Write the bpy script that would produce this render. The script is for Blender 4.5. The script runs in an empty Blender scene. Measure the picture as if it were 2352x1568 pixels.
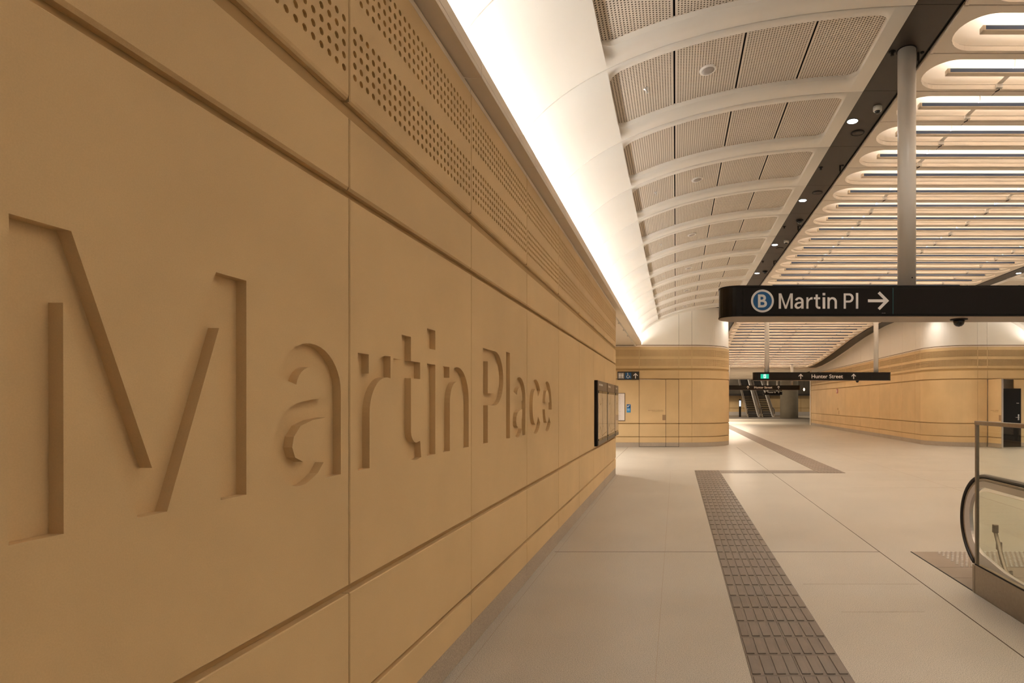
import bpy, bmesh, math, random
from mathutils import Vector, Matrix, geometry
random.seed(7)
PI = math.pi
S = bpy.context.scene
COL = S.collection

# ------------------------------------------------------------------ camera, world, exposure
cam_d = bpy.data.cameras.new('camera'); cam = bpy.data.objects.new('camera', cam_d); COL.objects.link(cam)
cam.location = (0, 0, 1.64); cam.rotation_euler = (PI/2, 0, 0)
cam_d.sensor_width = 36; cam_d.lens = 1335/2352*36
cam_d.shift_x = -376/2352; cam_d.shift_y = 140/2352
cam_d.clip_start = 0.05; cam_d.clip_end = 300
S.camera = cam
W = bpy.data.worlds.new('station_ambient'); S.world = W; W.use_nodes = True
bg = W.node_tree.nodes['Background']; bg.inputs[0].default_value = (1.0, 0.86, 0.70, 1); bg.inputs[1].default_value = 0.16
S.view_settings.view_transform = 'Standard'; S.view_settings.look = 'None'
S.view_settings.gamma = 1; S.view_settings.use_curve_mapping = False
S.view_settings.exposure = 1.0
S.cycles.max_bounces = 10; S.cycles.diffuse_bounces = 6; S.cycles.glossy_bounces = 4; S.cycles.transmission_bounces = 6
S.cycles.transparent_max_bounces = 8
S.cycles.use_denoising = True; S.cycles.sample_clamp_indirect = 6
LED_BAY = 31.0; LED_COVE = 20.0; DOWN_W = 80.0
LED_COL = (1.0, 0.86, 0.73); COVE_COL = (1.0, 0.99, 0.97)

# ------------------------------------------------------------------ constants of the place
A = 1.362           # left wall distance
M = 1.4465          # building module
H = 5.21            # band / bay ceiling height
C0 = 5.225          # a ceiling seam
CX = 5.86           # hall centre line
YF = 21.46          # facing walls
ZS = dict(stone=0.163, pl1=.36, lo0=.385, lo1=.845, bg0=.878, bg1=2.49, up0=2.526, up1=2.826, pf0=2.897, pf1=3.695, cp0=3.70, cp1=3.742)

# ------------------------------------------------------------------ materials
def lin(c): return tuple((x/12.92 if x <= .04045 else ((x+.055)/1.055)**2.4) for x in c)
def mat(name, col, rough=.6, metal=0, spec=.5, var=0, vscale=2.0, fine=0, fscale=80, bump=0, bscale=60, rnd=0, emit=None, estr=0, coat=0):
    m = bpy.data.materials.new(name); m.use_nodes = True; nt = m.node_tree; N = nt.nodes; L = nt.links
    b = N['Principled BSDF']; b.inputs['Roughness'].default_value = rough; b.inputs['Metallic'].default_value = metal
    b.inputs['Base Color'].default_value = (*col, 1); b.inputs['Specular IOR Level'].default_value = spec
    b.inputs['Coat Weight'].default_value = coat
    if emit: b.inputs['Emission Color'].default_value = (*emit, 1); b.inputs['Emission Strength'].default_value = estr
    tc = N.new('ShaderNodeTexCoord')
    geo = N.new('ShaderNodeNewGeometry')
    cur = None
    def noise(scale, detail=4):
        n = N.new('ShaderNodeTexNoise'); n.inputs['Scale'].default_value = scale; n.inputs['Detail'].default_value = detail
        L.new(geo.outputs['Position'], n.inputs['Vector']); return n
    def scaled(val_socket, lo, hi, prev):
        r = N.new('ShaderNodeMapRange'); L.new(val_socket, r.inputs[0]); r.inputs[1].default_value = .3; r.inputs[2].default_value = .7
        r.inputs[3].default_value = lo; r.inputs[4].default_value = hi
        v = N.new('ShaderNodeVectorMath'); v.operation = 'SCALE'
        if prev is None: v.inputs[0].default_value = col
        else: L.new(prev, v.inputs[0])
        L.new(r.outputs[0], v.inputs['Scale']); return v.outputs[0]
    if var: cur = scaled(noise(vscale).outputs[0], 1-var, 1+var, cur)
    if fine: cur = scaled(noise(fscale, 2).outputs[0], 1-fine, 1+fine, cur)
    if rnd:
        oi = N.new('ShaderNodeObjectInfo'); r = N.new('ShaderNodeMapRange'); L.new(oi.outputs['Random'], r.inputs[0])
        r.inputs[3].default_value = 1-rnd; r.inputs[4].default_value = 1+rnd
        v = N.new('ShaderNodeVectorMath'); v.operation = 'SCALE'
        if cur is None: v.inputs[0].default_value = col
        else: L.new(cur, v.inputs[0])
        L.new(r.outputs[0], v.inputs['Scale']); cur = v.outputs[0]
    if cur is not None: L.new(cur, b.inputs['Base Color'])
    if bump:
        bp = N.new('ShaderNodeBump'); bp.inputs['Strength'].default_value = bump; bp.inputs['Distance'].default_value = .004
        L.new(noise(bscale, 5).outputs[0], bp.inputs['Height']); L.new(bp.outputs[0], b.inputs['Normal'])
    return m
SAND = mat('sandstone', (.61, .435, .228), .62, spec=.3, var=.06, vscale=1.3, fine=.03, fscale=260, bump=.12, bscale=220, rnd=.03)
SANDB = mat('sandstone_backing', (.42, .28, .12), .8, var=.05)
PLINTH = mat('granite_skirting', (.36, .295, .225), .6, fine=.30, fscale=190, var=.06)
PLASTER = mat('vault_plaster', (.76, .72, .655), .65, spec=.3, var=.02, vscale=.8)
CREAM = mat('cream_metal', (.70, .60, .48), .5, spec=.4)
HOLEM = mat('hole_dark', (.16, .12, .085), .9)
PERF = mat('perforated_metal', (.68, .60, .50), .45, spec=.4)
SHELL = mat('bay_shell', (.74, .66, .57), .55, spec=.3)
REFL = mat('reflector_white', (.82, .75, .66), .6, spec=.2)
LEDM = mat('led_strip', (1, 1, 1), .5, emit=LED_COL, estr=LED_BAY)
COVEM = mat('cove_led', (1, 1, 1), .5, emit=COVE_COL, estr=LED_COVE)
BLUE = mat('blue_bar_face', (.035, .062, .125), .45)
BAND = mat('bronze_band', (.034, .024, .016), .45, spec=.4, rnd=.06)
BLACK = mat('black', (.006, .004, .0025), .55, spec=.22)
BLACKG = mat('black_gloss', (.008, .0055, .0035), .28, spec=.25)
SIGNE = mat('sign_end', (.012, .013, .012), .16, spec=.6)
SIGNU = mat('sign_underside', (.33, .26, .19), .5)
WHITE = mat('sign_white', (.76, .72, .69), .5)
BLUES = mat('sign_blue', (.004, .085, .24), .4)
LBLUE = mat('light_blue', (.03, .26, .55), .4)
GREYS = mat('sign_grey', (.33, .29, .26), .5)
GREEN = mat('exit_green', (.0, .32, .22), .4, emit=(.0, .75, .5), estr=.25)
EXITW = mat('exit_white', (.8, .9, .95), .4, emit=(.75, .95, 1), estr=.4)
POST = mat('post_paint', (.60, .56, .51), .35, spec=.5)
WHITEP = mat('white_plastic', (.75, .72, .68), .4)
DOMEW = mat('dome_black', (.01, .01, .01), .12, spec=.7)
STEEL = mat('brushed_steel', (.35, .30, .245), .38, metal=1, fine=.05, fscale=40)
STEELL = mat('bright_steel', (.62, .60, .58), .30, metal=1)
DSTEEL = mat('dark_steel', (.27, .22, .175), .45, metal=.6, var=.08)
RUBBER = mat('handrail_rubber', (.018, .013, .010), .35)
ALU = mat('newel_aluminium', (.66, .63, .64), .32, metal=.9)
RED = mat('fire_red', (.30, .01, .012), .45)
PAPER = mat('poster_paper', (.70, .62, .56), .6, fine=.04, fscale=30)
MAPP = mat('map_paper', (.74, .60, .47), .5, var=.12, vscale=6)
BROWNT = mat('brown_lettering', (.16, .09, .03), .7)
GREYW = mat('grey_paint', (.62, .56, .48), .7)
DARKV = mat('dark_void', (.030, .024, .018), .8)
COLM = mat('column_concrete', (.40, .35, .26), .7, var=.06)
SCREEN = mat('display_glow', (.4, .6, .7), .4, emit=(.6, .8, 1), estr=.8)
SPOTG = mat('lamp_glow', (1, 1, 1), .4, emit=(1, .75, .45), estr=2.5)
DLM = mat('downlight_lens', (1, 1, 1), .4, emit=(.90, .95, 1.0), estr=14)
RED.diffuse_color = (1, 0, 0, 1)

def glass_mat(name, tint):
    m = bpy.data.materials.new(name); m.use_nodes = True; nt = m.node_tree; N = nt.nodes; L = nt.links
    for n in list(N): N.remove(n)
    o = N.new('ShaderNodeOutputMaterial'); t = N.new('ShaderNodeBsdfTransparent'); t.inputs[0].default_value = (*tint, 1)
    g = N.new('ShaderNodeBsdfGlossy'); g.inputs['Roughness'].default_value = .02
    f = N.new('ShaderNodeFresnel'); f.inputs[0].default_value = 1.45
    geo = N.new('ShaderNodeNewGeometry'); sb = N.new('ShaderNodeMath'); sb.operation = 'SUBTRACT'; sb.inputs[0].default_value = 1; L.new(geo.outputs['Backfacing'], sb.inputs[1])
    ml = N.new('ShaderNodeMath'); ml.operation = 'MULTIPLY'; L.new(sb.outputs[0], ml.inputs[0]); L.new(f.outputs[0], ml.inputs[1])
    mx = N.new('ShaderNodeMixShader'); L.new(ml.outputs[0], mx.inputs[0]); L.new(t.outputs[0], mx.inputs[1]); L.new(g.outputs[0], mx.inputs[2])
    L.new(mx.outputs[0], o.inputs[0]); return m
GLASS = glass_mat('clear_glass', (.97, .975, .96))
GLASSG = glass_mat('green_glass', (.955, .965, .93))

def floor_mat(name, base, speck, s1=150, rough=.42, joints=True):
    m = bpy.data.materials.new(name); m.use_nodes = True; nt = m.node_tree; N = nt.nodes; L = nt.links
    b = N['Principled BSDF']; b.inputs['Roughness'].default_value = rough; b.inputs['Specular IOR Level'].default_value = .4
    geo = N.new('ShaderNodeNewGeometry')
    n1 = N.new('ShaderNodeTexNoise'); n1.inputs['Scale'].default_value = s1; n1.inputs['Detail'].default_value = 3
    n2 = N.new('ShaderNodeTexNoise'); n2.inputs['Scale'].default_value = .9; n2.inputs['Detail'].default_value = 5
    n3 = N.new('ShaderNodeTexNoise'); n3.inputs['Scale'].default_value = 420; n3.inputs['Detail'].default_value = 1
    for n in (n1, n2, n3): L.new(geo.outputs['Position'], n.inputs['Vector'])
    cr = N.new('ShaderNodeValToRGB'); e = cr.color_ramp.elements
    e[0].position = .33; e[0].color = (*[c*(1-speck) for c in base], 1); e[1].position = .62; e[1].color = (*[min(1, c*(1+speck*.6)) for c in base], 1)
    el = cr.color_ramp.elements.new(.48); el.color = (*base, 1)
    L.new(n1.outputs[0], cr.inputs[0])
    r = N.new('ShaderNodeMapRange'); L.new(n2.outputs[0], r.inputs[0]); r.inputs[1].default_value = .3; r.inputs[2].default_value = .7; r.inputs[3].default_value = .93; r.inputs[4].default_value = 1.06
    v = N.new('ShaderNodeVectorMath'); v.operation = 'SCALE'; L.new(cr.outputs[0], v.inputs[0]); L.new(r.outputs[0], v.inputs['Scale'])
    r3 = N.new('ShaderNodeMapRange'); L.new(n3.outputs[0], r3.inputs[0]); r3.inputs[1].default_value = .35; r3.inputs[2].default_value = .65; r3.inputs[3].default_value = 1-speck*.5; r3.inputs[4].default_value = 1+speck*.4
    v3 = N.new('ShaderNodeVectorMath'); v3.operation = 'SCALE'; L.new(v.outputs[0], v3.inputs[0]); L.new(r3.outputs[0], v3.inputs['Scale'])
    L.new(v3.outputs[0], b.inputs['Base Color'])
    return m
FLOOR = floor_mat('granite_floor', (.41, .37, .31), .5, 190, .36)
TACT = mat('tactile_stone', (.150, .118, .092), .42, var=.10, vscale=7, fine=.06, fscale=160)
TACTL = mat('tactile_stone_pale', (.22, .17, .13), .5, var=.10, vscale=5)
JOINT = mat('joint_filler', (.085, .055, .03), .8)
JOINTL = mat('pale_joint', (.56, .48, .40), .7)

# ------------------------------------------------------------------ object helpers
def link(o, parent=None):
    COL.objects.link(o)
    if parent is not None: o.parent = parent
    return o
def empty(name, loc=(0, 0, 0), rot=(0, 0, 0)):
    o = bpy.data.objects.new(name, None); o.location = loc; o.rotation_euler = rot; o.empty_display_size = .1
    return link(o)
def tag(o, label=None, cat=None, group=None, kind=None):
    if label: o['label'] = label
    if cat: o['category'] = cat
    if group: o['group'] = group
    if kind: o['kind'] = kind
    return o
class B:
    """collects faces of one part"""
    def __init__(s): s.v = []; s.f = []; s.m = []; s.sm = []
    def add(s, vs, fs, mi=0, smooth=False):
        k = len(s.v); s.v += [tuple(v) for v in vs]
        for f in fs: s.f.append([k+i for i in f]); s.m.append(mi); s.sm.append(smooth)
        return s
    def box(s, x0, x1, y0, y1, z0, z1, mi=0):
        return s.add([(x0,y0,z0),(x1,y0,z0),(x1,y1,z0),(x0,y1,z0),(x0,y0,z1),(x1,y0,z1),(x1,y1,z1),(x0,y1,z1)],
                     [(0,3,2,1),(4,5,6,7),(0,1,5,4),(1,2,6,5),(2,3,7,6),(3,0,4,7)], mi)
    def bbox(s, x0, x1, y0, y1, z0, z1, b=.005, mi=0):
        bm = bmesh.new(); bmesh.ops.create_cube(bm, size=1)
        for v in bm.verts: v.co = Vector(((x0+x1)/2+v.co.x*(x1-x0), (y0+y1)/2+v.co.y*(y1-y0), (z0+z1)/2+v.co.z*(z1-z0)))
        bmesh.ops.bevel(bm, geom=bm.edges[:], offset=b, segments=2, affect='EDGES', profile=.5)
        bm.verts.index_update(); s.add([v.co for v in bm.verts], [[v.index for v in f.verts] for f in bm.faces], mi); bm.free(); return s
    def lathe(s, c, prof, n=24, mi=0, axis='z', smooth=True):
        vs = []
        for r, h in prof:
            for i in range(n):
                a = 2*PI*i/n; x, y = r*math.cos(a), r*math.sin(a)
                p = (x, y, h) if axis == 'z' else ((x, h, y) if axis == 'y' else (h, x, y))
                vs.append((c[0]+p[0], c[1]+p[1], c[2]+p[2]))
        fs = [(j*n+i, j*n+(i+1) % n, (j+1)*n+(i+1) % n, (j+1)*n+i) for j in range(len(prof)-1) for i in range(n)]
        s.add(vs, fs, mi, smooth)
        k = len(vs)
        s.add([vs[i] for i in range(n)], [tuple(range(n))], mi); s.add(vs[k-n:], [tuple(range(n))], mi)
        return s
    def tube(s, pts, r, n=8, mi=0, ry=None, closed=False):
        """r half width along the sideways axis, ry the other"""
        ry = ry or r; vs = []; P = [Vector(p) for p in pts]; m = len(P)
        side0 = None
        for i, p in enumerate(P):
            t = (P[min(i+1, m-1)]-P[max(i-1, 0)]).normalized()
            up = Vector((1, 0, 0)) if abs(t.x) < .9 else Vector((0, 0, 1))
            u = up - t*up.dot(t); u.normalize(); w = t.cross(u)
            for k in range(n):
                a = 2*PI*k/n; vs.append(p+u*math.cos(a)*r+w*math.sin(a)*ry)
        fs = [(j*n+i, j*n+(i+1) % n, (j+1)*n+(i+1) % n, (j+1)*n+i) for j in range(m-1) for i in range(n)]
        s.add(vs, fs, mi, True); s.add(vs[:n], [tuple(range(n))], mi); s.add(vs[-n:], [tuple(range(n))], mi); return s
    def prism(s, poly, d0, d1, f, mi=0):
        """poly of 2D points; f(a,b,d)->xyz"""
        n = len(poly); vs = [f(a, b, d0) for a, b in poly]+[f(a, b, d1) for a, b in poly]
        return s.add(vs, [tuple(range(n)), tuple(range(2*n-1, n-1, -1))]+[(i, (i+1) % n, n+(i+1) % n, n+i) for i in range(n)], mi)
    def mesh(s, name, mats, org=(0, 0, 0), fix=True):
        me = bpy.data.meshes.new(name); ox, oy, oz = org
        me.from_pydata([(x-ox, y-oy, z-oz) for x, y, z in s.v], [], s.f)
        for m in (mats if isinstance(mats, (list, tuple)) else [mats]): me.materials.append(m)
        me.polygons.foreach_set('material_index', s.m); me.polygons.foreach_set('use_smooth', s.sm)
        if fix and len(s.f) < 20000:
            bm = bmesh.new(); bm.from_mesh(me); bmesh.ops.remove_doubles(bm, verts=bm.verts[:], dist=1e-5)
            bmesh.ops.recalc_face_normals(bm, faces=bm.faces[:]); bm.to_mesh(me); bm.free()
        me.update(); return me
    def build(s, name, mats, parent=None, org=(0, 0, 0), fix=True):
        return link(bpy.data.objects.new(name, s.mesh(name, mats, org, fix)), parent)
def T(name, label, cat, loc, group=None, rot=(0, 0, 0)):
    return tag(empty(name, loc, rot), label, cat, group)
def copy_tree(o, parent=None):
    c = o.copy(); COL.objects.link(c)
    if parent is not None: c.parent = parent
    for ch in list(o.children): copy_tree(ch, c)
    return c

# ------------------------------------------------------------------ text helper
def text_data(body, off=0.0, size=1.0, spacing=1.0):
    cu = bpy.data.curves.new('t', 'FONT'); cu.body = body; cu.size = size; cu.offset = off; cu.resolution_u = 6; cu.space_character = spacing
    o = bpy.data.objects.new('t', cu); COL.objects.link(o); bpy.context.view_layer.update()
    me = bpy.data.meshes.new_from_object(o.evaluated_get(bpy.context.evaluated_depsgraph_get()))
    vs = [(v.co.x, v.co.y) for v in me.vertices]; fs = [list(p.vertices) for p in me.polygons]
    bpy.data.objects.remove(o); bpy.data.curves.remove(cu); bpy.data.meshes.remove(me)
    # weld
    key = {}; idx = []; out = []
    for p in vs:
        k = (round(p[0], 5), round(p[1], 5))
        if k not in key: key[k] = len(out); out.append(p)
        idx.append(key[k])
    ff = []
    for f in fs:
        g = [idx[i] for i in f]
        if len(set(g)) == len(g): ff.append(g)
    return out, ff
def loops_of(fs):
    cnt = {}
    for f in fs:
        for i in range(len(f)):
            a, b = f[i], f[(i+1) % len(f)]; cnt[(a, b)] = cnt.get((a, b), 0)+1
    nxt = {}
    for (a, b) in cnt:
        if (b, a) not in cnt: nxt.setdefault(a, []).append(b)
    res = []
    while nxt:
        a = next(iter(nxt)); lp = [a]; b = nxt[a].pop()
        if not nxt[a]: del nxt[a]
        while b != lp[0]:
            lp.append(b)
            if b not in nxt: break
            c = nxt[b].pop()
            if not nxt[b]: del nxt[b]
            b = c
        res.append(lp)
    return res
_cap = None
def _in(pt, poly):
    c = False; n = len(poly)
    for i in range(n):
        (x0, y0), (x1, y1) = poly[i], poly[(i+1) % n]
        if (y0 > pt[1]) != (y1 > pt[1]) and pt[0] < (x1-x0)*(pt[1]-y0)/(y1-y0)+x0: c = not c
    return c
def fill_loops(loops):
    pv = []; pe = []
    for q in loops: k0 = len(pv); pv += [Vector(p) for p in q]; pe += [(k0+i, k0+(i+1) % len(q)) for i in range(len(q))]
    cv, _, cf, *_ = geometry.delaunay_2d_cdt(pv, pe, [], 0, 1e-7); out = []
    for t in cf:
        c = sum((cv[i] for i in t), Vector((0, 0)))/len(t)
        if sum(_in(c, q) for q in loops) % 2 == 1: out.append(list(t))
    return [tuple(v) for v in cv], out
def _arc(cx, cy, rx, ry, a0, a1, n=12): return [(cx+rx*math.cos(math.radians(a0+(a1-a0)*i/n)), cy+ry*math.sin(math.radians(a0+(a1-a0)*i/n))) for i in range(n+1)]
def grotesque(ch):
    """outlines of the station lettering, capital height 1"""
    if ch == 'M': return [[(0, 1), (.168, 1), (.445, .18), (.733, 1), (.9, 1), (.9, 0), (.758, 0), (.749, .758), (.506, 0), (.390, 0), (.144, .758), (.146, 0), (0, 0)]]
    if ch == 'i': return [[(0, 0), (.16, 0), (.16, .745), (0, .745)], [(0, .87), (.16, .87), (.16, 1.03), (0, 1.03)]]
    if ch == 'l': return [[(0, 0), (.155, 0), (.155, 1.03), (0, 1.03)]]
    if ch == 'n': return [[(0, 0), (0, .745), (.14, .745), (.14, .65)]+_arc(.335, .455, .285, .30, 132, 0, 14)+[(.62, 0), (.47, 0)]+_arc(.31, .43, .16, .19, 0, 180, 14)+[(.15, 0)]]
    if ch == 'r': return [[(0, 0), (0, .745), (.14, .745), (.14, .62)]+_arc(.40, .47, .26, .285, 146, 90, 8)+[(.45, .755), (.45, .60), (.41, .605)]+_arc(.40, .36, .25, .245, 90, 180, 10)+[(.15, 0)]]
    if ch == 't': return [[(.13, .928), (.285, .928), (.285, .745), (.45, .745), (.45, .615), (.285, .615)]+_arc(.385, .22, .10, .10, 180, 270, 8)+[(.45, .13), (.47, .0)]+_arc(.37, .20, .24, .215, 275, 180, 10)+[(.13, .615), (0, .615), (0, .745), (.13, .745)]]
    if ch == 'c': return [_arc(.31, .37, .31, .39, 38, 322, 36)+_arc(.31, .37, .155, .255, 325, 35, 30)]
    if ch == 'e': return [_arc(.31, .37, .31, .39, -8, 318, 40)+_arc(.31, .37, .155, .255, 320, 190, 22), _arc(.31, .37, .155, .255, 14, 166, 20)]
    if ch == 'a': return [[(.595, 0)]+_arc(.31, .49, .285, .265, 0, 164, 18)+[(.185, .525)]+_arc(.31, .49, .13, .135, 155, 0, 12)+[(.44, .455), (.32, .447), (.20, .43), (.10, .385), (.03, .31)]+_arc(.215, .20, .215, .215, 170, 290, 16)+[(.37, .035), (.425, .09), (.445, .0)],
                          [(.44, .345), (.32, .333), (.22, .305), (.165, .25), (.152, .195), (.175, .14), (.24, .112), (.32, .125), (.39, .17), (.43, .235)]]
    if ch == 'P': return [[(0, 0), (0, 1), (.38, 1)]+_arc(.40, .70, .31, .30, 88, -88, 20)+[(.155, .40), (.155, 0)], [(.155, .87), (.37, .87)]+_arc(.38, .70, .17, .17, 88, -88, 16)+[(.155, .53)]]
def glyph_c(ch):
    lp = grotesque(ch)
    if lp is None: return text_data(ch, .014)
    v, f = fill_loops(lp); return [(x*_capH, y*_capH) for x, y in v], f
_v, _f = text_data('H'); _capH = max(p[1] for p in _v)-min(p[1] for p in _v)
def put_text(bd, body, x0, zb, cap, f, depth=.002, off=.0, width=None, mi=0, align='L', spacing=1.0):
    """f(a,b,d)->xyz ; a right, b up, d out of the surface"""
    global _cap
    if _cap is None:
        v, _ = text_data('H'); _cap = max(p[1] for p in v)-min(p[1] for p in v)
    v, fs = text_data(body, off, spacing=spacing)
    if not v: return bd
    k = cap/_cap; xs = [p[0] for p in v]; w0 = (max(xs)-min(xs))*k; kx = k*(width/w0 if width else 1); w = width or w0
    st = {'L': x0, 'C': x0-w/2, 'R': x0-w}[align]; mn = min(xs)
    P = [((p[0]-mn)*kx+st, p[1]*k+zb) for p in v]
    n = len(P); bd.add([f(a, b, depth) for a, b in P], fs, mi)
    for lp in loops_of(fs):
        m = len(lp); vs = [f(*P[i], depth) for i in lp]+[f(*P[i], 0) for i in lp]
        bd.add(vs, [(i, (i+1) % m, m+(i+1) % m, m+i) for i in range(m)], mi)
    return bd
def put_glyphs(bd, items, zb, cap, f, depth=.002):
    for ch, xa, xb in items:
        v, fs = glyph_c(ch); xs = [p[0] for p in v]; mn, mx = min(xs), max(xs); k = cap/_capH
        P = [((p[0]-mn)*(xb-xa)/(mx-mn)+xa, p[1]*k+zb) for p in v]
        bd.add([f(a, b, depth) for a, b in P], fs)
        for lp in loops_of(fs):
            m = len(lp); bd.add([f(*P[i], depth) for i in lp]+[f(*P[i], 0) for i in lp], [(i, (i+1) % m, m+(i+1) % m, m+i) for i in range(m)])
    return bd
def arrow(bd, cx, cz, s, f, ang=0, depth=.002, th=None, mi=0):
    """arrow pointing right, turned by ang; s = half length"""
    th = th or s*.27; c, sn = math.cos(ang), math.sin(ang); h = th/2
    def R(p): return (cx+p[0]*c-p[1]*sn, cz+p[0]*sn+p[1]*c)
    k = th*.72; x1, y1 = s*.12-k, s*.88-k*.95; x0 = s-2*k*.98; xa = x0+(x1-x0)*h/y1
    bd.prism([R(p) for p in [(-s, -h), (xa, -h), (x0, 0), (xa, h), (-s, h)]], 0, depth, f, mi)
    for sg in (1, -1):
        q = [(s, 0), (s*.12, sg*s*.88), (s*.12-k, sg*(s*.88-k*.95)), (s-2*k*.98, 0)]
        bd.prism([R(p) for p in q], 0, depth, f, mi)
    return bd
def disc(cx, cz, r, n=32): return [(cx+r*math.cos(2*PI*i/n), cz+r*math.sin(2*PI*i/n)) for i in range(n)]

# ------------------------------------------------------------------ wall path + cladding
class Path:
    def __init__(s, segs):
        s.S = []; t = 0
        for g in segs:
            if g[0] == 'L': ln = math.dist(g[1], g[2])
            else: ln = g[2]*math.radians(abs(g[4]-g[3]))
            s.S.append((t, t+ln, g)); t += ln
        s.len = t
    def at(s, t):
        for a, b, g in s.S:
            if t <= b+1e-9: break
        if g[0] == 'L':
            u = (t-a)/(b-a); x = g[1][0]+(g[2][0]-g[1][0])*u; y = g[1][1]+(g[2][1]-g[1][1])*u
            dx, dy = (g[2][0]-g[1][0])/(b-a), (g[2][1]-g[1][1])/(b-a); return x, y, dy, -dx
        an = math.radians(g[3]+(g[4]-g[3])*(t-a)/(b-a)); c = g[1]
        return c[0]+g[2]*math.cos(an), c[1]+g[2]*math.sin(an), math.cos(an), math.sin(an)
    def P(s, t, z, d=0):
        x, y, nx, ny = s.at(t); return (x+nx*d, y+ny*d, z)
    def breaks(s, a, b):
        r = []
        for t0, t1, g in s.S:
            if g[0] == 'L':
                if a+.01 < t0 < b-.01: r.append(t0)
            else:
                n = max(2, int(abs(g[4]-g[3])/4))
                for i in range(n+1):
                    q = t0+(t1-t0)*i/n
                    if a+.01 < q < b-.01: r.append(q)
        return sorted(set(round(q, 6) for q in r))
GAP = .0035
def clad(path, s0, s1, z0, z1, parent, name, m, b=.004, Tk=.034, d0=0, gap=GAP, org=(0, 0, 0), bz0=None):
    s0 += gap; s1 -= gap
    cols = [(s0, -Tk), (s0, -b), (s0+b, 0)]+[(q, 0) for q in path.breaks(s0+b, s1-b)]+[(s1-b, 0), (s1, -b), (s1, -Tk)]
    bb = bz0 or b
    rows = [(z0, -Tk), (z0, -bb), (z0+bb, 0), (z1-b, 0), (z1, -b), (z1, -Tk)]
    bd = B(); nc = len(cols); vs = [path.P(cs, rz, d0+min(cd, rd)) for rz, rd in rows for cs, cd in cols]
    bd.add(vs, [(j*nc+i, j*nc+i+1, (j+1)*nc+i+1, (j+1)*nc+i) for j in range(len(rows)-1) for i in range(nc-1)])
    return bd.build(name, m, parent, org)
def cell(bd, f, a0, a1, b0, b1, r, depth, n=8):
    ca, cb = (a0+a1)/2, (b0+b1)/2; ha, hb = (a1-a0)/2, (b1-b0)/2; o = []; h = []; q = []
    for i in range(n):
        t = 2*PI*i/n; c, s_ = math.cos(t), math.sin(t); k = 1/max(abs(c), abs(s_))
        o.append(f(ca+c*k*ha, cb+s_*k*hb, 0)); h.append(f(ca+c*r, cb+s_*r, 0)); q.append(f(ca+c*r, cb+s_*r, -depth))
    bd.add(o+h, [(i, (i+1) % n, n+(i+1) % n, n+i) for i in range(n)])
    bd.add(h+q, [(i, (i+1) % n, n+(i+1) % n, n+i) for i in range(n)], 1)
    bd.add(q, [tuple(range(n))], 1)
def perf(path, s0, s1, parent, m, n=8, pitch=.0502, r=.0135, hm=None, hd=.02):
    """acoustic panel with two bands of drilled holes"""
    z0, z1 = ZS['pf0'], ZS['pf1']; bd = B(); f = lambda a, z, d: path.P(a, z, d)
    a0, a1 = s0+GAP, s1-GAP; b = .004; e0, e1 = a0+.012, a1-.012
    nc = max(1, round((e1-e0)/pitch)); w = (e1-e0)/nc
    bands = [(2.991, 5), (3.337, 5)]; pz = .0505
    ss = [a0+b]+[e0+w*i for i in range(nc+1)]+[a1-b]
    def strip(za, zb):
        k = len(ss); vs = [f(q, za, 0) for q in ss]+[f(q, zb, 0) for q in ss]
        bd.add(vs, [(i, i+1, k+i+1, k+i) for i in range(k-1)])
    strip(z0+.02, bands[0][0]); strip(bands[0][0]+5*pz, bands[1][0]); strip(bands[1][0]+5*pz, z1-b)
    for zb, k in bands:
        for sa, sb in ((a0+b, e0), (e1, a1-b)):
            bd.add([f(sa, zb, 0), f(sb, zb, 0), f(sb, zb+k*pz, 0), f(sa, zb+k*pz, 0)], [(0, 1, 2, 3)])
        for i in range(nc):
            for j in range(k): cell(bd, f, e0+w*i, e0+w*(i+1), zb+j*pz, zb+(j+1)*pz, r, hd, n)
    # rounded border
    k = len(ss)
    for zz, dz in ((z0+.02, -.02), (z1-b, b)):
        vs = [f(q, zz, 0) for q in ss]+[f(q, zz+dz*.6, -b) for q in ss]+[f(q, zz+dz, -.013 if dz < 0 else -b) for q in ss]+[f(q, zz+dz, -.034) for q in ss]
        bd.add(vs, [(j*k+i, j*k+i+1, (j+1)*k+i+1, (j+1)*k+i) for j in range(3) for i in range(k-1)])
    for sa, ds in ((a0+b, -b), (a1-b, b)):
        bd.add([f(sa, z0, 0), f(sa, z1, 0), f(sa+ds, z1, -b), f(sa+ds, z0, -b), f(sa+ds, z1, -.034), f(sa+ds, z0, -.034)], [(0, 1, 2, 3), (3, 2, 4, 5)])
    return bd.build('perforated_panel', [m, hm or HOLEM2], parent, fix=False)
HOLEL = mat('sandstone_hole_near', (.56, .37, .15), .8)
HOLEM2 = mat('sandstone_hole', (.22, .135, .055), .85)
def back(path, s0, s1, z0, z1, d, parent, m, name='backing'):
    q = [s0]+path.breaks(s0, s1)+[s1]; k = len(q); bd = B()
    bd.add([path.P(t, z0, d) for t in q]+[path.P(t, z1, d) for t in q]+[path.P(t, z0, d-.15) for t in q]+[path.P(t, z1, d-.15) for t in q],
           [(i, i+1, k+i+1, k+i) for i in range(k-1)]+[(2*k+i, 2*k+i+1, 3*k+i+1, 3*k+i) for i in range(k-1)]+[(k+i, k+i+1, 3*k+i+1, 3*k+i) for i in range(k-1)])
    return bd.build(name, m, parent)
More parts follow.
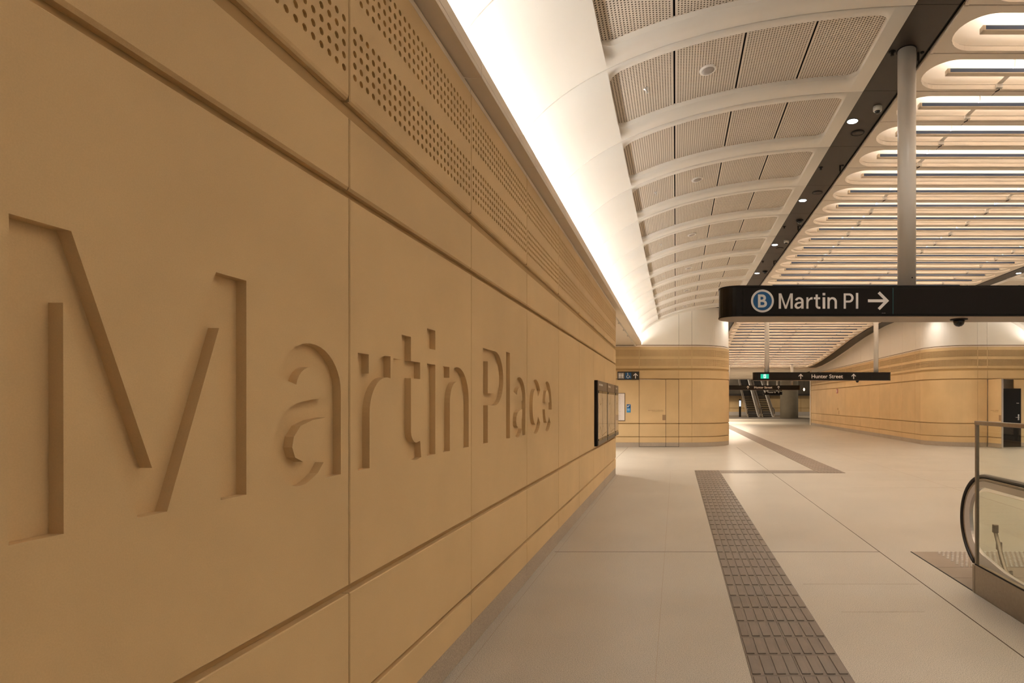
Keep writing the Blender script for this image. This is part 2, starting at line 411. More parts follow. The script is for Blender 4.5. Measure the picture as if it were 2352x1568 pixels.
def bay_clad(path, s0, s1, parent, skip=(), nh=8, white=None):
    z = ZS
    if 'low' not in skip:
        clad(path, s0, s1, 0.0, z['stone'], parent, 'skirting_stone', PLINTH, b=.002, Tk=.03, d0=-.004, gap=.001)
        clad(path, s0, s1, z['stone'], z['pl1'], parent, 'plinth_panel', SAND)
        clad(path, s0, s1, z['lo0'], z['lo1'], parent, 'lower_panel', SAND)
        if 'big' not in skip: clad(path, s0, s1, z['bg0'], z['bg1'], parent, 'wall_panel', SAND)
    clad(path, s0, s1, z['up0'], z['up1'], parent, 'upper_panel', SAND, bz0=.010)
    perf(path, s0, s1, parent, SAND, nh, hm=HOLEL if nh >= 10 else None, hd=.012 if nh >= 10 else .02)
    clad(path, s0, s1, z['cp0'], z['cp1'], parent, 'capping_strip', CREAM, d0=-.006)
    if white: clad(path, s0, s1, 3.768, white, parent, 'white_panel', PLASTER, d0=-.02)

# ================================================================== FLOOR
fl = tag(empty('floor'), kind='structure')
fb = B(); fb.box(-8, 3.02, -3, 95, -.1, 0); fb.box(3.90, 20, -3, 95, -.1, 0); fb.box(3.02, 3.90, 4.6, 95, -.1, 0); fb.build('granite_paving', FLOOR, fl, fix=False)
fj = B()
for x, y0, y1, w in [(2.24, 1.0, 21.4, .009)]: fj.box(x-w/2, x+w/2, y0, y1, -.01, .0012)
fj.box(-1.33, .448, 6.379, 6.388, -.01, .0012); fj.box(1.05, 2.24, 6.379, 6.388, -.01, .0012)
fj.box(-1.75, -1.742, 10.6, 21.4, -.01, .0012)
fj.build('dark_floor_joint', JOINT, fl)
fp = B()
for x in (-.12,): fp.box(x-.0015, x+.0015, 1, 13.9, -.01, .0008)
fp.box(-1.30, -1.297, 1, 13.3, -.01, .0008)
for x0, x1 in ((-1.3, .448), (3.95, 9.6)): fp.box(x0, x1, 14.03, 14.04, -.01, .0008)
fp.box(5.3, 5.305, 6.6, 21, -.01, .0008)
for x0, x1, yy in ((1.15, 2.2, 5.25), (1.3, 1.95, 4.55), (3.4, 9, 11.2), (4.2, 9, 12.3)): fp.box(x0, x1, yy, yy+.004, -.01, .0008)
fp.build('fine_floor_joint', mat('fine_joint', (.36, .29, .22), .8), fl)

def tactile(name, x0, x1, y0, y1, label, group, cross=False, m=TACT):
    t = T(name, label, 'tactile paving', (x0, y0, 0), group)
    o = (x0, y0, 0); bd = B()
    if not cross:
        cw = (x1-x0)/2; L = .286; ny = int((y1-y0)/L+.5); L = (y1-y0)/ny
        for i in range(2):
            for j in range(ny): bd.box(x0+i*cw+.001, x0+(i+1)*cw-.001, y0+j*L+.001, y0+(j+1)*L-.001, 0.0, .004)
        bd.build('paver_base', m, t, o); bars = B()
        near = y0 < 10
        for i in range(2):
            for j in range(ny):
                for k in range(4):
                    cx = x0+i*cw+cw*(k+.5)/4; ya, yb = y0+j*L+.018, y0+(j+1)*L-.018; h = .0265
                    z = .004
                    if near:
                        bars.bbox(cx-h, cx+h, ya, yb, z-.004, z+.006, .0035)
                    else: bars.box(cx-h, cx+h, ya, yb, z, z+.006)
        bars.build('raised_bar', m, t, o)
    else:
        n = int((x1-x0)/.3+.5); L = (x1-x0)/n
        for i in range(n): bd.box(x0+i*L+.004, x0+(i+1)*L-.004, y0, y1, 0, .004)
        bd.build('paver_base', m, t, o)
        b2 = B().box(x0, x1, y0, y1, 0, .0015); b2.build('pale_joint', JOINTL, t, o)
    return t
tactile('tactile_path', .45, 1.05, 1.2, 14.03, 'dark grey tactile guide strip leading away from the camera', None)
tactile('tactile_path', 1.055, 3.325, 13.50, 14.03, 'short crosswise dark tactile link between the two long strips', None, True)
tactile('tactile_path', 3.33, 3.95, 13.50, 58.0, 'grey tactile guide strip running on past the rounded corner to the far hall', None, False, TACTL)

# ================================================================== LEFT WALL
wl = tag(empty('wall_left'), kind='structure')
pL = Path([('L', (-A, -2.0), (-A, 13.2)), ('A', (-A-.27, 13.2), .27, 0, 90), ('L', (-A-.27, 13.47), (-6, 13.47))])
YJ = [2.427+M*k for k in range(-3, 8)]
sj = [y+2.0 for y in YJ]+[15.2+.27*PI/2+.0]
sj = [s_ for s_ in sj if s_ < 15.1]+[sj[-1]]
def panel_letters(path, s0, s1, z0, z1, glyphs, parent):
    """glyphs: (char, s_from, s_to); cut into the slab"""
    b = .004; a0, a1 = s0+GAP, s1-GAP; f = lambda a, z, d: path.P(a, z, d); dp = .033
    outer = [(a0+b, z0+b), (a1-b, z0+b), (a1-b, z1-b), (a0+b, z1-b)]
    bd = B(); polys = [outer]; k = .678/_capH; base = 1.348; islands = []
    for ch, g0, g1 in glyphs:
        v, fs = glyph_c(ch); xs = [p[0] for p in v]; mn, mx = min(xs), max(xs); kx = (g1-g0)/(mx-mn)
        P = [((p[0]-mn)*kx+g0, p[1]*k+base) for p in v]
        bd.add([f(a, z, -dp) for a, z in P], fs)
        for lp in loops_of(fs):
            q = [P[i] for i in lp]; m_ = len(q)
            area = sum(q[i][0]*q[(i+1) % m_][1]-q[(i+1) % m_][0]*q[i][1] for i in range(m_))
            bd.add([f(a, z, 0) for a, z in q]+[f(a, z, -dp) for a, z in q], [(i, (i+1) % m_, m_+(i+1) % m_, m_+i) for i in range(m_)])
            q2 = (area, q); islands.append(q2)
    inside = lambda pt, poly: sum(((poly[i][1] > pt[1]) != (poly[(i+1) % len(poly)][1] > pt[1])) and (pt[0] < (poly[(i+1) % len(poly)][0]-poly[i][0])*(pt[1]-poly[i][1])/(poly[(i+1) % len(poly)][1]-poly[i][1])+poly[i][0]) for i in range(len(poly))) % 2 == 1
    polys += [q for _, q in islands]; pv = []; pe = []
    for q in polys:
        k0 = len(pv); pv += [Vector(p) for p in q]; pe += [(k0+i, k0+(i+1) % len(q)) for i in range(len(q))]
    cv, _, cf, *_ = geometry.delaunay_2d_cdt(pv, pe, [], 0, 1e-7)
    keep = []
    for t_ in cf:
        c_ = sum((cv[i] for i in t_), Vector((0, 0)))/len(t_)
        if inside(c_, outer) and sum(inside(c_, q) for _, q in islands) % 2 == 0: keep.append(tuple(t_))
    bd.add([f(v[0], v[1], 0) for v in cv], keep)
    ring = [outer, [(a0, z0), (a1, z0), (a1, z1), (a0, z1)]]
    V = [f(a, z, 0) for a, z in ring[0]]+[f(a, z, -b) for a, z in ring[1]]+[f(a, z, -.034) for a, z in ring[1]]
    bd.add(V, [(i, (i+1) % 4, 4+(i+1) % 4, 4+i) for i in range(4)]+[(4+i, 4+(i+1) % 4, 8+(i+1) % 4, 8+i) for i in range(4)])
    me = bd.mesh('lettered_panel', SAND, fix=True)
    return link(bpy.data.objects.new('lettered_panel', me), parent)
_cap = _capH
G = [('M', 1.187, 1.844), ('a', 1.962, 2.364), ('r', 2.491, 2.776), ('t', 2.805, 3.111), ('i', 3.184, 3.294), ('n', 3.404, 3.824),
     ('P', 4.108, 4.592), ('l', 4.668, 4.776), ('a', 4.859, 5.266), ('c', 5.41, 5.843), ('e', 5.942, 6.38)]
for i in range(len(sj)-1):
    s0, s1 = sj[i], sj[i+1]
    gl = [(c, a+2, b+2) for c, a, b in G if s0 < a+2 and b+2 < s1+.0]
    if i == len(sj)-2: pass
    bay_clad(pL, s0, s1, wl, skip=('big',) if gl else (), nh=16 if s1 < 9.5 else 10)
    if gl: panel_letters(pL, s0, s1, ZS['bg0'], ZS['bg1'], gl, wl)
# turn of the wall
s_end = pL.len
sT = [sj[-1]]
while sT[-1] < s_end-.5: sT.append(min(sT[-1]+M, s_end))
for i in range(len(sT)-1): bay_clad(pL, sT[i], sT[i+1], wl, nh=8)
back(pL, 0, s_end, 0, 3.752, -.0345, wl, SANDB)

# soffit and cove ledge
def sides(x, mir): return (2*CX-x) if mir else x
def ledge(mir):
    r = tag(empty('trim_%d' % (2 if mir else 1)), kind='structure')
    X = lambda a, b: (min(sides(a, mir), sides(b, mir)), max(sides(a, mir), sides(b, mir)))
    ys = [-2.0]+[5.234+M*k for k in range(-4, 12)]+[YF-.03]; ys = sorted(y for y in ys if -2 <= y <= YF)
    for a, b in zip(ys[:-1], ys[1:]):
        bd = B(); x0, x1 = X(-6.0, -1.2645); bd.bbox(x0, x1, a+.002, b-.002, 3.757, 3.79, .002)
        x0, x1 = X(-1.28, -1.2645); bd.bbox(x0, x1, a+.002, b-.002, 3.79, 3.866, .002)
        bd.build('soffit_panel', CREAM, r)
    x0, x1 = X(-1.43, -1.36); B().box(x0, x1, -2.0, YF-.06, 3.795, 3.812).build('cove_light_strip', COVEM, r)
    return r
ledge(False); ledge(True)

# ================================================================== VAULT CEILING with coffers
EC = (2.46, 3.67, 3.94, 1.54)
def ell(x, d=0):
    u = (EC[0]-x)/EC[2]; u = min(.99999, u); z = EC[1]+EC[3]*math.sqrt(1-u*u)
    th = math.acos(u); nx, nz = -math.cos(th)*EC[3], math.sin(th)*EC[2]; l = math.hypot(nx, nz)
    return x+nx/l*d, z+nz/l*d
CO = dict(x0=-.62, x1=1.985, y0=.115, y1=1.165, r=.13)
def hole_range(x):
    c = CO; lo, hi = c['y0'], c['y1']
    if x < c['x0'] or x > c['x1']: return None
    e = 0
    if x < c['x0']+c['r']: e = c['r']-math.sqrt(max(0, c['r']**2-(c['x0']+c['r']-x)**2))
    if x > c['x1']-c['r']: e = c['r']-math.sqrt(max(0, c['r']**2-(x-c['x1']+c['r'])**2))
    return lo+e, hi-e
def xsamples():
    xs = []
    for i in range(26):  # steep part by angle
        th = math.radians(1.5+i*1.55*1.0); xs.append(EC[0]-EC[2]*math.cos(th))
    xs = [x for x in xs if x < CO['x0']-.02]
    c = CO; xs += [c['x0']]+[c['x0']+c['r']*(1-math.cos(PI/2*i/8)) for i in range(1, 9)]
    n = 30; a, b = c['x0']+c['r'], c['x1']-c['r']; xs += [a+(b-a)*i/n for i in range(1, n)]
    xs += [c['x1']-c['r']*(1-math.cos(PI/2*i/8)) for i in range(8, -1, -1)]+[2.06, 2.15]
    return sorted(set(round(x, 5) for x in xs))
XS = xsamples()
def shell_mesh(coffer=True):
    bd = B(); g = .0065
    for a, b in zip(XS[:-1], XS[1:]):
        (xa, za), (xb, zb) = ell(a), ell(b); ra, rb = hole_range(a+1e-6), hole_range(b-1e-6)
        if not coffer or ra is None or rb is None or b <= CO['x0']+1e-6 or a >= CO['x1']-1e-6:
            bd.add([(xa, g, za), (xb, g, zb), (xb, M-g, zb), (xa, M-g, za)], [(0, 1, 2, 3)], 0, True)
        else:
            bd.add([(xa, g, za), (xb, g, zb), (xb, rb[0], zb), (xa, ra[0], za)], [(0, 1, 2, 3)], 0, True)
            bd.add([(xa, ra[1], za), (xb, rb[1], zb), (xb, M-g, zb), (xa, M-g, za)], [(0, 1, 2, 3)], 0, True)
    # module edges turn up: the fine shadow line between castings
    for y in (g, M-g):
        for a, b in zip(XS[:-1], XS[1:]):
            (xa, za), (xb, zb) = ell(a), ell(b); (xc, zc), (xd, zd) = ell(a, .05), ell(b, .05)
            bd.add([(xa, y, za), (xb, y, zb), (xd, y, zd), (xc, y, zc)], [(0, 1, 2, 3)])
    if coffer:
        xs = [x for x in XS if CO['x0']-1e-6 <= x <= CO['x1']+1e-6]
        lp = [(x, hole_range(min(max(x, CO['x0']+1e-7), CO['x1']-1e-7))[0]) for x in xs]+[(x, hole_range(min(max(x, CO['x0']+1e-7), CO['x1']-1e-7))[1]) for x in reversed(xs)]
        n = len(lp); V = []
        for d, sh in ((0, 0), (.008, .004), (.055, .006)):
            for x, y in lp: X, Z = ell(x, d); V.append((X, y, Z))
        bd.add(V, [(j*n+i, j*n+(i+1) % n, (j+1)*n+(i+1) % n, (j+1)*n+i) for j in range(2) for i in range(n)], 0)
    return bd
def perf_panel(x0, x1):
    """perforated metal tray following the vault, holes on a diagonal grid"""
    bd = B(); d = .045; px = .0262; n = int((x1-x0-.03)/px); w = (x1-x0-.03)/n
    y0, y1 = .09, 1.19; m_ = int((y1-y0-.02)/px); h = (y1-y0-.02)/m_
    f = lambda a, b, dd: (lambda q: (q[0], b, q[1]))(ell(a, d-dd))
    fx0, fy0 = x0+.015, y0+.01
    for i in range(n):
        a0, a1 = fx0+i*w, fx0+(i+1)*w
        o = 0 if i % 2 == 0 else .5
        for j in range(m_ if o == 0 else m_-1):
            cell(bd, f, a0, a1, fy0+(j+o)*h, fy0+(j+o+1)*h, .0072, .006, 8)
        if o:
            for q in (fy0, fy0+(m_-.5)*h):
                bd.add([f(a0, q, 0), f(a1, q, 0), f(a1, q+.5*h, 0), f(a0, q+.5*h, 0)], [(0, 1, 2, 3)])
    k = n+2; xs = [x0]+[fx0+i*w for i in range(n+1)]+[x1]
    for q0, q1 in ((y0, fy0), (fy0+m_*h, y1)):
        V = [f(a, q0, 0) for a in xs]+[f(a, q1, 0) for a in xs]; bd.add(V, [(i, i+1, len(xs)+i+1, len(xs)+i) for i in range(len(xs)-1)])
    for q0, q1 in ((x0, fx0), (fx0+n*w, x1)):
        bd.add([f(q0, fy0, 0), f(q1, fy0, 0), f(q1, fy0+m_*h, 0), f(q0, fy0+m_*h, 0)], [(0, 1, 2, 3)])
    for q, in ((x0,), (x1,)):
        bd.add([f(q, y0, 0), f(q, y1, 0), f(q, y1, -.06), f(q, y0, -.06)], [(0, 1, 2, 3)], 2)  # black sides paint shade into the gaps between trays
    return bd.mesh('perforated_panel', [PERF, HOLEM, BLACK], fix=False)
DIV = [-.66, .0, .665, 1.33, 2.03]
SHELLM = shell_mesh().mesh('vault_casting', PLASTER)
SHELLP = shell_mesh(False).mesh('vault_casting', PLASTER)
PMs = [perf_panel(DIV[i]+.009, DIV[i+1]-.009) for i in range(4)]
def backm():
    bd = B(); xs = [-.75+2.85*i/20 for i in range(21)]
    P = [ell(x, .10) for x in xs]; k = len(P)
    bd.add([(x, .02, z) for x, z in P]+[(x, M-.02, z) for x, z in P], [(i, i+1, k+i+1, k+i) for i in range(k-1)]); return bd.mesh('coffer_back', BLACK)
BKM = backm()
def vault(k, mir):
    y = C0+k*M; c = tag(empty('ceiling', (2*CX if mir else 0, y, 0)), kind='structure')
    if mir: c.scale = (-1, 1, 1)
    link(bpy.data.objects.new('vault_casting', SHELLM), c)
    for pm in PMs: link(bpy.data.objects.new('perforated_panel', pm), c)
    link(bpy.data.objects.new('coffer_back', BKM), c)
for k in range(-4, 11): vault(k, False)
for k in range(-4, 11): vault(k, True)
for mir in (False, True):   # last plain strip against the facing wall
    c = tag(empty('ceiling', (2*CX if mir else 0, C0+11*M, 0)), kind='structure')
    if mir: c.scale = (-1, 1, 1)
    bd = B(); yy = YF+.05-(C0+11*M)
    for a, b in zip(XS[:-1], XS[1:]):
        (xa, za), (xb, zb) = ell(a), ell(b); bd.add([(xa, 0.004, za), (xb, .004, zb), (xb, yy, zb), (xa, yy, za)], [(0, 1, 2, 3)], 0, True)
    bd.build('vault_casting', PLASTER, c)
# speakers and sprinklers in the coffers
ordw = ['first', 'second', 'third', 'fourth', 'fifth', 'sixth', 'seventh', 'eighth', 'ninth', 'tenth', 'eleventh', 'twelfth', 'thirteenth', 'fourteenth', 'fifteenth', 'sixteenth', 'seventeenth', 'eighteenth', 'nineteenth', 'twentieth']
ordw += ['twenty-'+w for w in ordw[:9]]+['thirtieth']+['thirty-'+w for w in ordw[:9]]+['fortieth']+['forty-'+w for w in ordw[:9]]+['fiftieth']+['fifty-'+w for w in ordw[:9]]+['sixtieth']+['sixty-'+w for w in ordw[:9]]+['seventieth']
def frame_at(x, y, d=.045):
    X, Z = ell(x, d); (xa, za), (xb, zb) = ell(x-.01), ell(x+.01)
    return (X, y, Z), (0, -math.atan2(zb-za, xb-xa), 0)
kk = 0
for k in range(0, 11, 2):
    loc, rot = frame_at(.335, C0+k*M+.66)
    if k == 0:
        sp = T('ceiling_speaker', 'round white ceiling speaker in the nearest such vault coffer', 'speaker', loc, 'white speakers in the vault coffers', rot)
        B().lathe((0, 0, 0), [(.088, .0), (.088, -.012), (.080, -.016), (.066, -.014)], 32).build('rim', WHITEP, sp)
        B().lathe((0, 0, 0), [(.066, .0), (.066, -.0155), (.03, -.016), (.001, -.016)], 32).build('grille', GREYS, sp)
        sp['label'] = 'round white ceiling speaker set in the largest, nearest such vault coffer'
        SP = sp
    else:
        c = copy_tree(SP); c.location = loc; c.rotation_euler = rot; c['label'] = 'white round ceiling speaker, %s along the vault from the camera' % ordw[k//2]
    loc, rot = frame_at(-.285, C0+k*M+.66)
    if k == 0:
        sp = T('sprinkler', 'small chrome sprinkler head in the nearest left vault panel', 'sprinkler', loc, 'sprinklers in the vault coffers', rot)
        B().lathe((0, 0, 0), [(.028, 0), (.028, -.004), (.012, -.008), (.009, -.03), (.001, -.032)], 20).build('head', STEELL, sp)
        B().lathe((0, 0, -.04), [(.001, 0), (.016, -.001), (.016, -.003), (.001, -.004)], 20).build('deflector', STEELL, sp)
        SPK = sp
    else:
        c = copy_tree(SPK); c.location = loc; c.rotation_euler = rot; c['label'] = 'small sprinkler head in the left vault panels, %s from the camera' % ordw[k//2]

# ================================================================== CEILING HEIGHT FUNCTION of the middle hall
HP = [(-5, H), (25.0, H), (27.5, 5.17), (30.3, 4.93), (33.2, 4.57), (36.0, 4.27), (38.5, 4.09), (41.5, 4.02), (70, 4.02)]
def Hs(y):
    for (a, ha), (b, hb) in zip(HP[:-1], HP[1:]):
        if y <= b: return ha+(hb-ha)*(y-a)/(b-a)
    return HP[-1][1]
# dark bands
def band(mir, xa, xb, name):
    r = tag(empty(name), kind='structure'); ys = [C0-.01+M*k for k in range(-4, 26)]
    for a, b in zip(ys[:-1], ys[1:]):
        if a > 40: break
        x0, x1 = xa, xb
        if a > YF and mir: x0, x1 = sides(2.54, 1), 10.05
        if a > YF and not mir: x0 = 2.04
        if mir and a > YF:
            x1 = 9.70
        ha, hb = Hs(a), Hs(b); g = .003; V = [(x0, a+g, ha), (x1, a+g, ha), (x1, b-g, hb), (x0, b-g, hb)]
        V += [(p[0], p[1], p[2]+.10) for p in V]
        B().add(V, [(0, 1, 2, 3), (4, 5, 6, 7), (0, 1, 5, 4), (1, 2, 6, 5), (2, 3, 7, 6), (3, 0, 4, 7)]).build('bronze_panel', BAND, r)
        if mir and a > YF:
            V = [(9.70, a, ha+.004), (10.4, a, ha+.004), (10.4, b, hb+.004), (9.70, b, hb+.004)]; V += [(p[0], p[1], p[2]+.08) for p in V]
            B().add(V, [(0, 1, 2, 3), (4, 5, 6, 7), (0, 1, 5, 4), (1, 2, 6, 5), (2, 3, 7, 6), (3, 0, 4, 7)]).build('plaster_closer', PLASTER, r)
    return r
band(False, 2.155, 2.545, 'trim_3'); band(True, sides(2.545, 1), sides(2.155, 1), 'trim_4')

# ================================================================== LIGHT BAYS
def stadium(x0, x1, yc, r, n=14):
    """outline, counter-clockwise seen from above"""
    P = [(x1-r+r*math.sin(PI*i/n), yc-r*math.cos(PI*i/n)) for i in range(n+1)]
    P += [(x0+r-r*math.sin(PI*i/n), yc+r*math.cos(PI*i/n)) for i in range(n+1)]
    return P
BW = M/2
SX0, SX1, SYC, SR = 2.70, sides(2.70, 1), .392, .288
def bay_meshes():
    out = {}
    # plate in pieces with cable joints
    xp0, xp1 = 2.60, sides(2.60, 1); jts = [3.68, 5.86, 8.04]
    xs = [xp0]+[SX0+SR*(1-math.cos(PI/2*i/14)) for i in range(15)]+jts+[SX1-SR*(1-math.cos(PI/2*i/14)) for i in range(14, -1, -1)]+[xp1]
    def rng(x):
        e = 0
        if x < SX0 or x > SX1: return None
        if x < SX0+SR: e = SR-math.sqrt(max(0, SR**2-(SX0+SR-x)**2))
        if x > SX1-SR: e = SR-math.sqrt(max(0, SR**2-(x-SX1+SR)**2))
        return SYC-SR+e, SYC+SR-e
    pieces = []; bd = B(); g = .008; th = .022; zr = 0.012
    for a, b in zip(xs[:-1], xs[1:]):
        ja = .006 if a in jts else 0; jb = .006 if b in jts else 0
        ra, rb = rng(a), rng(b); a_, b_ = a+ja, b-jb
        if ra is None or rb is None: quads = [((g, g), (BW-g, BW-g))]
        else: quads = [((g, g), (ra[0], rb[0])), ((ra[1], rb[1]), (BW-g, BW-g))]
        for (l0, l1), (u0, u1) in quads:
            bd.add([(a_, l0, 0), (b_, l1, 0), (b_, u1, 0), (a_, u0, 0)], [(0, 1, 2, 3)])
        # near and far faces of the plate
        for y in (g, BW-g): bd.add([(a_, y, 0), (b_, y, 0), (b_, y, .04), (a_, y, .04)], [(0, 1, 2, 3)])
        if ja or jb:
            pass
        if b in jts: pieces.append(bd); bd = B()
    pieces.append(bd)
    bd0 = pieces[0]; bd0.add([(xp0, g, 0), (xp0, BW-g, 0), (xp0, BW-g, .04), (xp0, g, .04)], [(0, 1, 2, 3)])
    bdl = pieces[-1]; bdl.add([(xp1, g, 0), (xp1, BW-g, 0), (xp1, BW-g, .04), (xp1, g, .04)], [(0, 1, 2, 3)])
    # rolled end flange beside the dark band
    for q, s_ in ((bd0, 1), (bdl, -1)):
        xa = xp0 if s_ > 0 else xp1; q.box(min(xa, xa+s_*.03), max(xa, xa+s_*.03), g, BW-g, -.006, .0)
    # lips
    P = stadium(SX0, SX1, SYC, SR); n = len(P); lip = B()
    def ins(d): return stadium(SX0+d, SX1-d, SYC, SR-d)
    V = []
    for d, z in ((0, 0), (0, .05)): V += [(x, y, z) for x, y in ins(d)]
    lip.add(V, [(i, (i+1) % n, n+(i+1) % n, n+i) for i in range(n)])
    out['plates'] = [p.mesh('shell_plate', SHELL) for p in pieces]
    out['lip'] = lip.mesh('opening_lip', SHELL)
    rf = B(); V = [(x, y, .060) for x, y in ins(-.012)]; K = 7; rings = [V]
    for i in range(1, K+1):
        t = PI/2*i/K; rings.append([(x, y, .060+.19*math.sin(t)) for x, y in ins(-.012+(SR+.011)*(1-math.cos(t)))])
    allv = [p for r_ in rings for p in r_]
    rf.add(allv, [(j*n+i, j*n+(i+1) % n, (j+1)*n+(i+1) % n, (j+1)*n+i) for j in range(K) for i in range(n)], 0, True)
    out['refl'] = rf.mesh('reflector', REFL)
    bx0, bx1 = 2.95, sides(2.95, 1); yb = .355
    b1 = B(); b1.bbox(bx0, bx1, yb, yb+.066, 0, .012, .003); b1.bbox(bx0, bx1, yb+.05, yb+.066, .010, .054, .003)
    for xa in (bx0, bx1-.03): b1.bbox(xa, xa+.03, yb, yb+.066, .0, .054, .003)
    out['bar'] = b1.mesh('light_bar', CREAM)
    b2 = B(); b2.box(bx0+.03, bx1-.03, yb+.004, yb+.012, .0125, .054); out['blue'] = b2.mesh('blue_insert', BLUE)
    b3 = B(); b3.add([(bx0+.04, yb+.016, .049), (bx1-.04, yb+.016, .049), (bx1-.04, yb+.047, .049), (bx0+.04, yb+.047, .049)], [(0, 1, 2, 3)]); out['led'] = b3.mesh('led_strip', LEDM)
    hg = []
    for xj in jts:
        h = B(); h.bbox(xj-.035, xj+.035, SYC+SR-.034, SYC+SR-.004, .004, .052, .003)
        h.tube([(xj, yb+.03, .03), (xj+.01, yb+.03, .10), (xj+.012, yb+.03, .245)], .014, 8)
        h.add([(xj+.03, yb+.06, .045), (xj-.03, yb+.06, .045), (xj-.03, SYC+SR-.02, .05), (xj+.03, SYC+SR-.02, .05)], [(0, 1, 2, 3)])
        h.lathe((xj-.12, SYC-.10, .19), [(.05, .04), (.05, .0), (.036, -.006), (.030, .0), (.001, .0)], 20)
        hg.append(h.mesh('bracket', WHITEP))
    out['hang'] = hg
    cb = []
    for xj in jts:
        c = B(); pts = [(xj+.012, SYC+SR-.004, .03), (xj+.01, SYC+SR+.004, -.006), (xj-.004, SYC+SR+.02, -.009), (xj-.01, BW-.008, -.008), (xj-.012, BW-.002, -.007)]
        c.tube(pts, .0065, 6); cb.append(c.mesh('cable', BLACK))
    out['cable'] = cb
    return out
BM = bay_meshes()
K0 = -8; NB = 0
y = C0+K0*BW
bays = []
for n in range(60):
    y = C0+(K0+n)*BW
    if y > 39.4: break
    a, b = Hs(y), Hs(y+BW); ang = math.atan2(b-a, BW)
    lab = ('pale ceiling light bay with oval opening and blue-faced bar, %s counting away from the camera' % ordw[n-7]) if n >= 7 else ('pale oval ceiling light bay overhead before the picture begins, %s of these' % ordw[n])
    r = T('light_bay', lab, 'ceiling light', (0, y, a), 'oval light bays across the middle ceiling', (ang, 0, 0))
    for m_ in BM['plates']: link(bpy.data.objects.new('shell_plate', m_), r)
    for k_ in ('lip', 'refl', 'bar', 'blue', 'led'): link(bpy.data.objects.new(BM[k_].name.split('.')[0], BM[k_]), r)
    for m_ in BM['hang']+BM['cable']: link(bpy.data.objects.new(m_.name.split('.')[0], m_), r)
vc = tag(empty('ceiling'), kind='structure')
B().box(-8, 19, -3, 60, 5.75, 5.85).build('light_block_slab', BLACK, vc)  # black slab and strips below added to block world light in ceiling gaps
for xa in (2.53, sides(2.62, 1)): B().box(xa, xa+.09, -.6, 25, 5.262, 5.28).build('gap_closer', BLACK, vc)
# low ceiling beyond the bays
lc = tag(empty('ceiling'), kind='structure')
bd = B(); yy = 40.2
while yy < 60: bd.bbox(1.9, 10.3, yy, yy+.70, 4.02+(.004 if int(yy*10) % 2 else 0), 4.08, .006); yy += .723
bd.build('ceiling_slat', SHELL, lc)

# added fill spots without fittings in the side corridors, brighten the facing walls
for i, (xx, yv) in enumerate([(-3.2, 15.3), (-3.2, 18.5), (sides(-3.2, 1), 15.3), (sides(-3.2, 1), 18.5)]):
    l = bpy.data.lights.new('corridor_fill_light', 'SPOT'); l.energy = 520; l.color = (1, .93, .84); l.spot_size = math.radians(150); l.spot_blend = 1; l.shadow_soft_size = .08
    o = bpy.data.objects.new('corridor_fill_light', l); o.location = (xx, yv, 3.74); COL.objects.link(o)
# ================================================================== BAND FITTINGS
def along(nm, label0, labf, cat, group, build, ys, x, rot=None, off=0, hid=''):
    first = None
    for i, yv in enumerate(ys):
        z = Hs(yv)
        if first is None:
            first = T(nm, label0, cat, (x, yv, z), group); build(first)
        else:
            c = copy_tree(first); c.location = (x, yv, z); c['label'] = (hid % ordw[i] if i < off else labf % ordw[i-off]) if '%s' in labf else labf
def b_down(t):
    B().lathe((0, 0, 0), [(.072, .0), (.072, -.004), (.066, -.005), (.064, -.001)], 28).build('rim', BLACK, t)
    B().lathe((0, 0, 0), [(.064, -.0005), (.064, -.003), (.03, -.0035), (.001, -.0035)], 28).build('lens', DLM, t)
DY = [7.38+2.893*k for k in range(-2, 5)]
along('downlight', 'recessed downlight in the left dark band, first above the camera', 'bright recessed downlight in the left dark band, %s one beyond the sign post', 'downlight', 'downlights in the left band', b_down, DY, 2.245, off=2, hid='recessed downlight in the left dark band, %s above the camera')
along('downlight', 'recessed downlight in the right dark band, first of those outside the picture', 'bright recessed downlight in the right dark band, %s from the picture edge', 'downlight', 'downlights in the right band', b_down, [7.38+2.893*k for k in range(-2, 8)], sides(2.245, 1), off=5, hid='recessed downlight in the right dark band, %s of those outside the picture')
for xx, ys in ((2.245, DY+[22.2, 25.1, 28.0, 30.9, 33.8, 36.7]), (sides(2.245, 1), [7.38+2.893*k for k in range(-2, 6)])):  # farthest left spots have no fitting, added to brighten the far floor
    for yv in ys:
        l = bpy.data.lights.new('downlight_lamp', 'SPOT'); l.energy = DOWN_W*(1 if yv < 9 else 1.7 if yv < 20 else .7 if yv < 27 else 1.6); l.color = (1, .93, .84); l.spot_size = math.radians(125); l.spot_blend = 1.0; l.shadow_soft_size = .06
        o = bpy.data.objects.new('downlight_lamp', l); o.location = (xx, yv, Hs(yv)-.02); COL.objects.link(o)
def b_domew(t):
    B().lathe((0, 0, 0), [(.052, .0), (.052, -.045), (.048, -.052), (.034, -.054)], 28).build('housing', WHITEP, t)
    B().lathe((0, 0, -.05), [(.034, .0), (.030, -.02), (.016, -.032), (.001, -.034)], 24).build('lens_dome', DOMEW, t)
along('dome_camera', 'white dome camera under the left dark band, beside the nearest visible downlight', 'small white dome camera under the left dark band, %s along it', 'camera', 'white dome cameras on the left band', b_domew, [7.02, 12.81, 18.6], 2.437)
def b_domeb(t):
    B().lathe((0, 0, 0), [(.075, .0), (.075, -.012), (.062, -.018)], 28).build('housing', BLACK, t)
    B().lathe((0, 0, -.012), [(.058, .0), (.050, -.035), (.028, -.055), (.001, -.06)], 24).build('lens_dome', DOMEW, t)
along('dome_camera', 'black dome camera under the left dark band, nearer of two', 'black dome camera under the left dark band close above the hanging sign', 'camera', 'black dome cameras on the left band', b_domeb, [11.39, 15.8], 2.43)
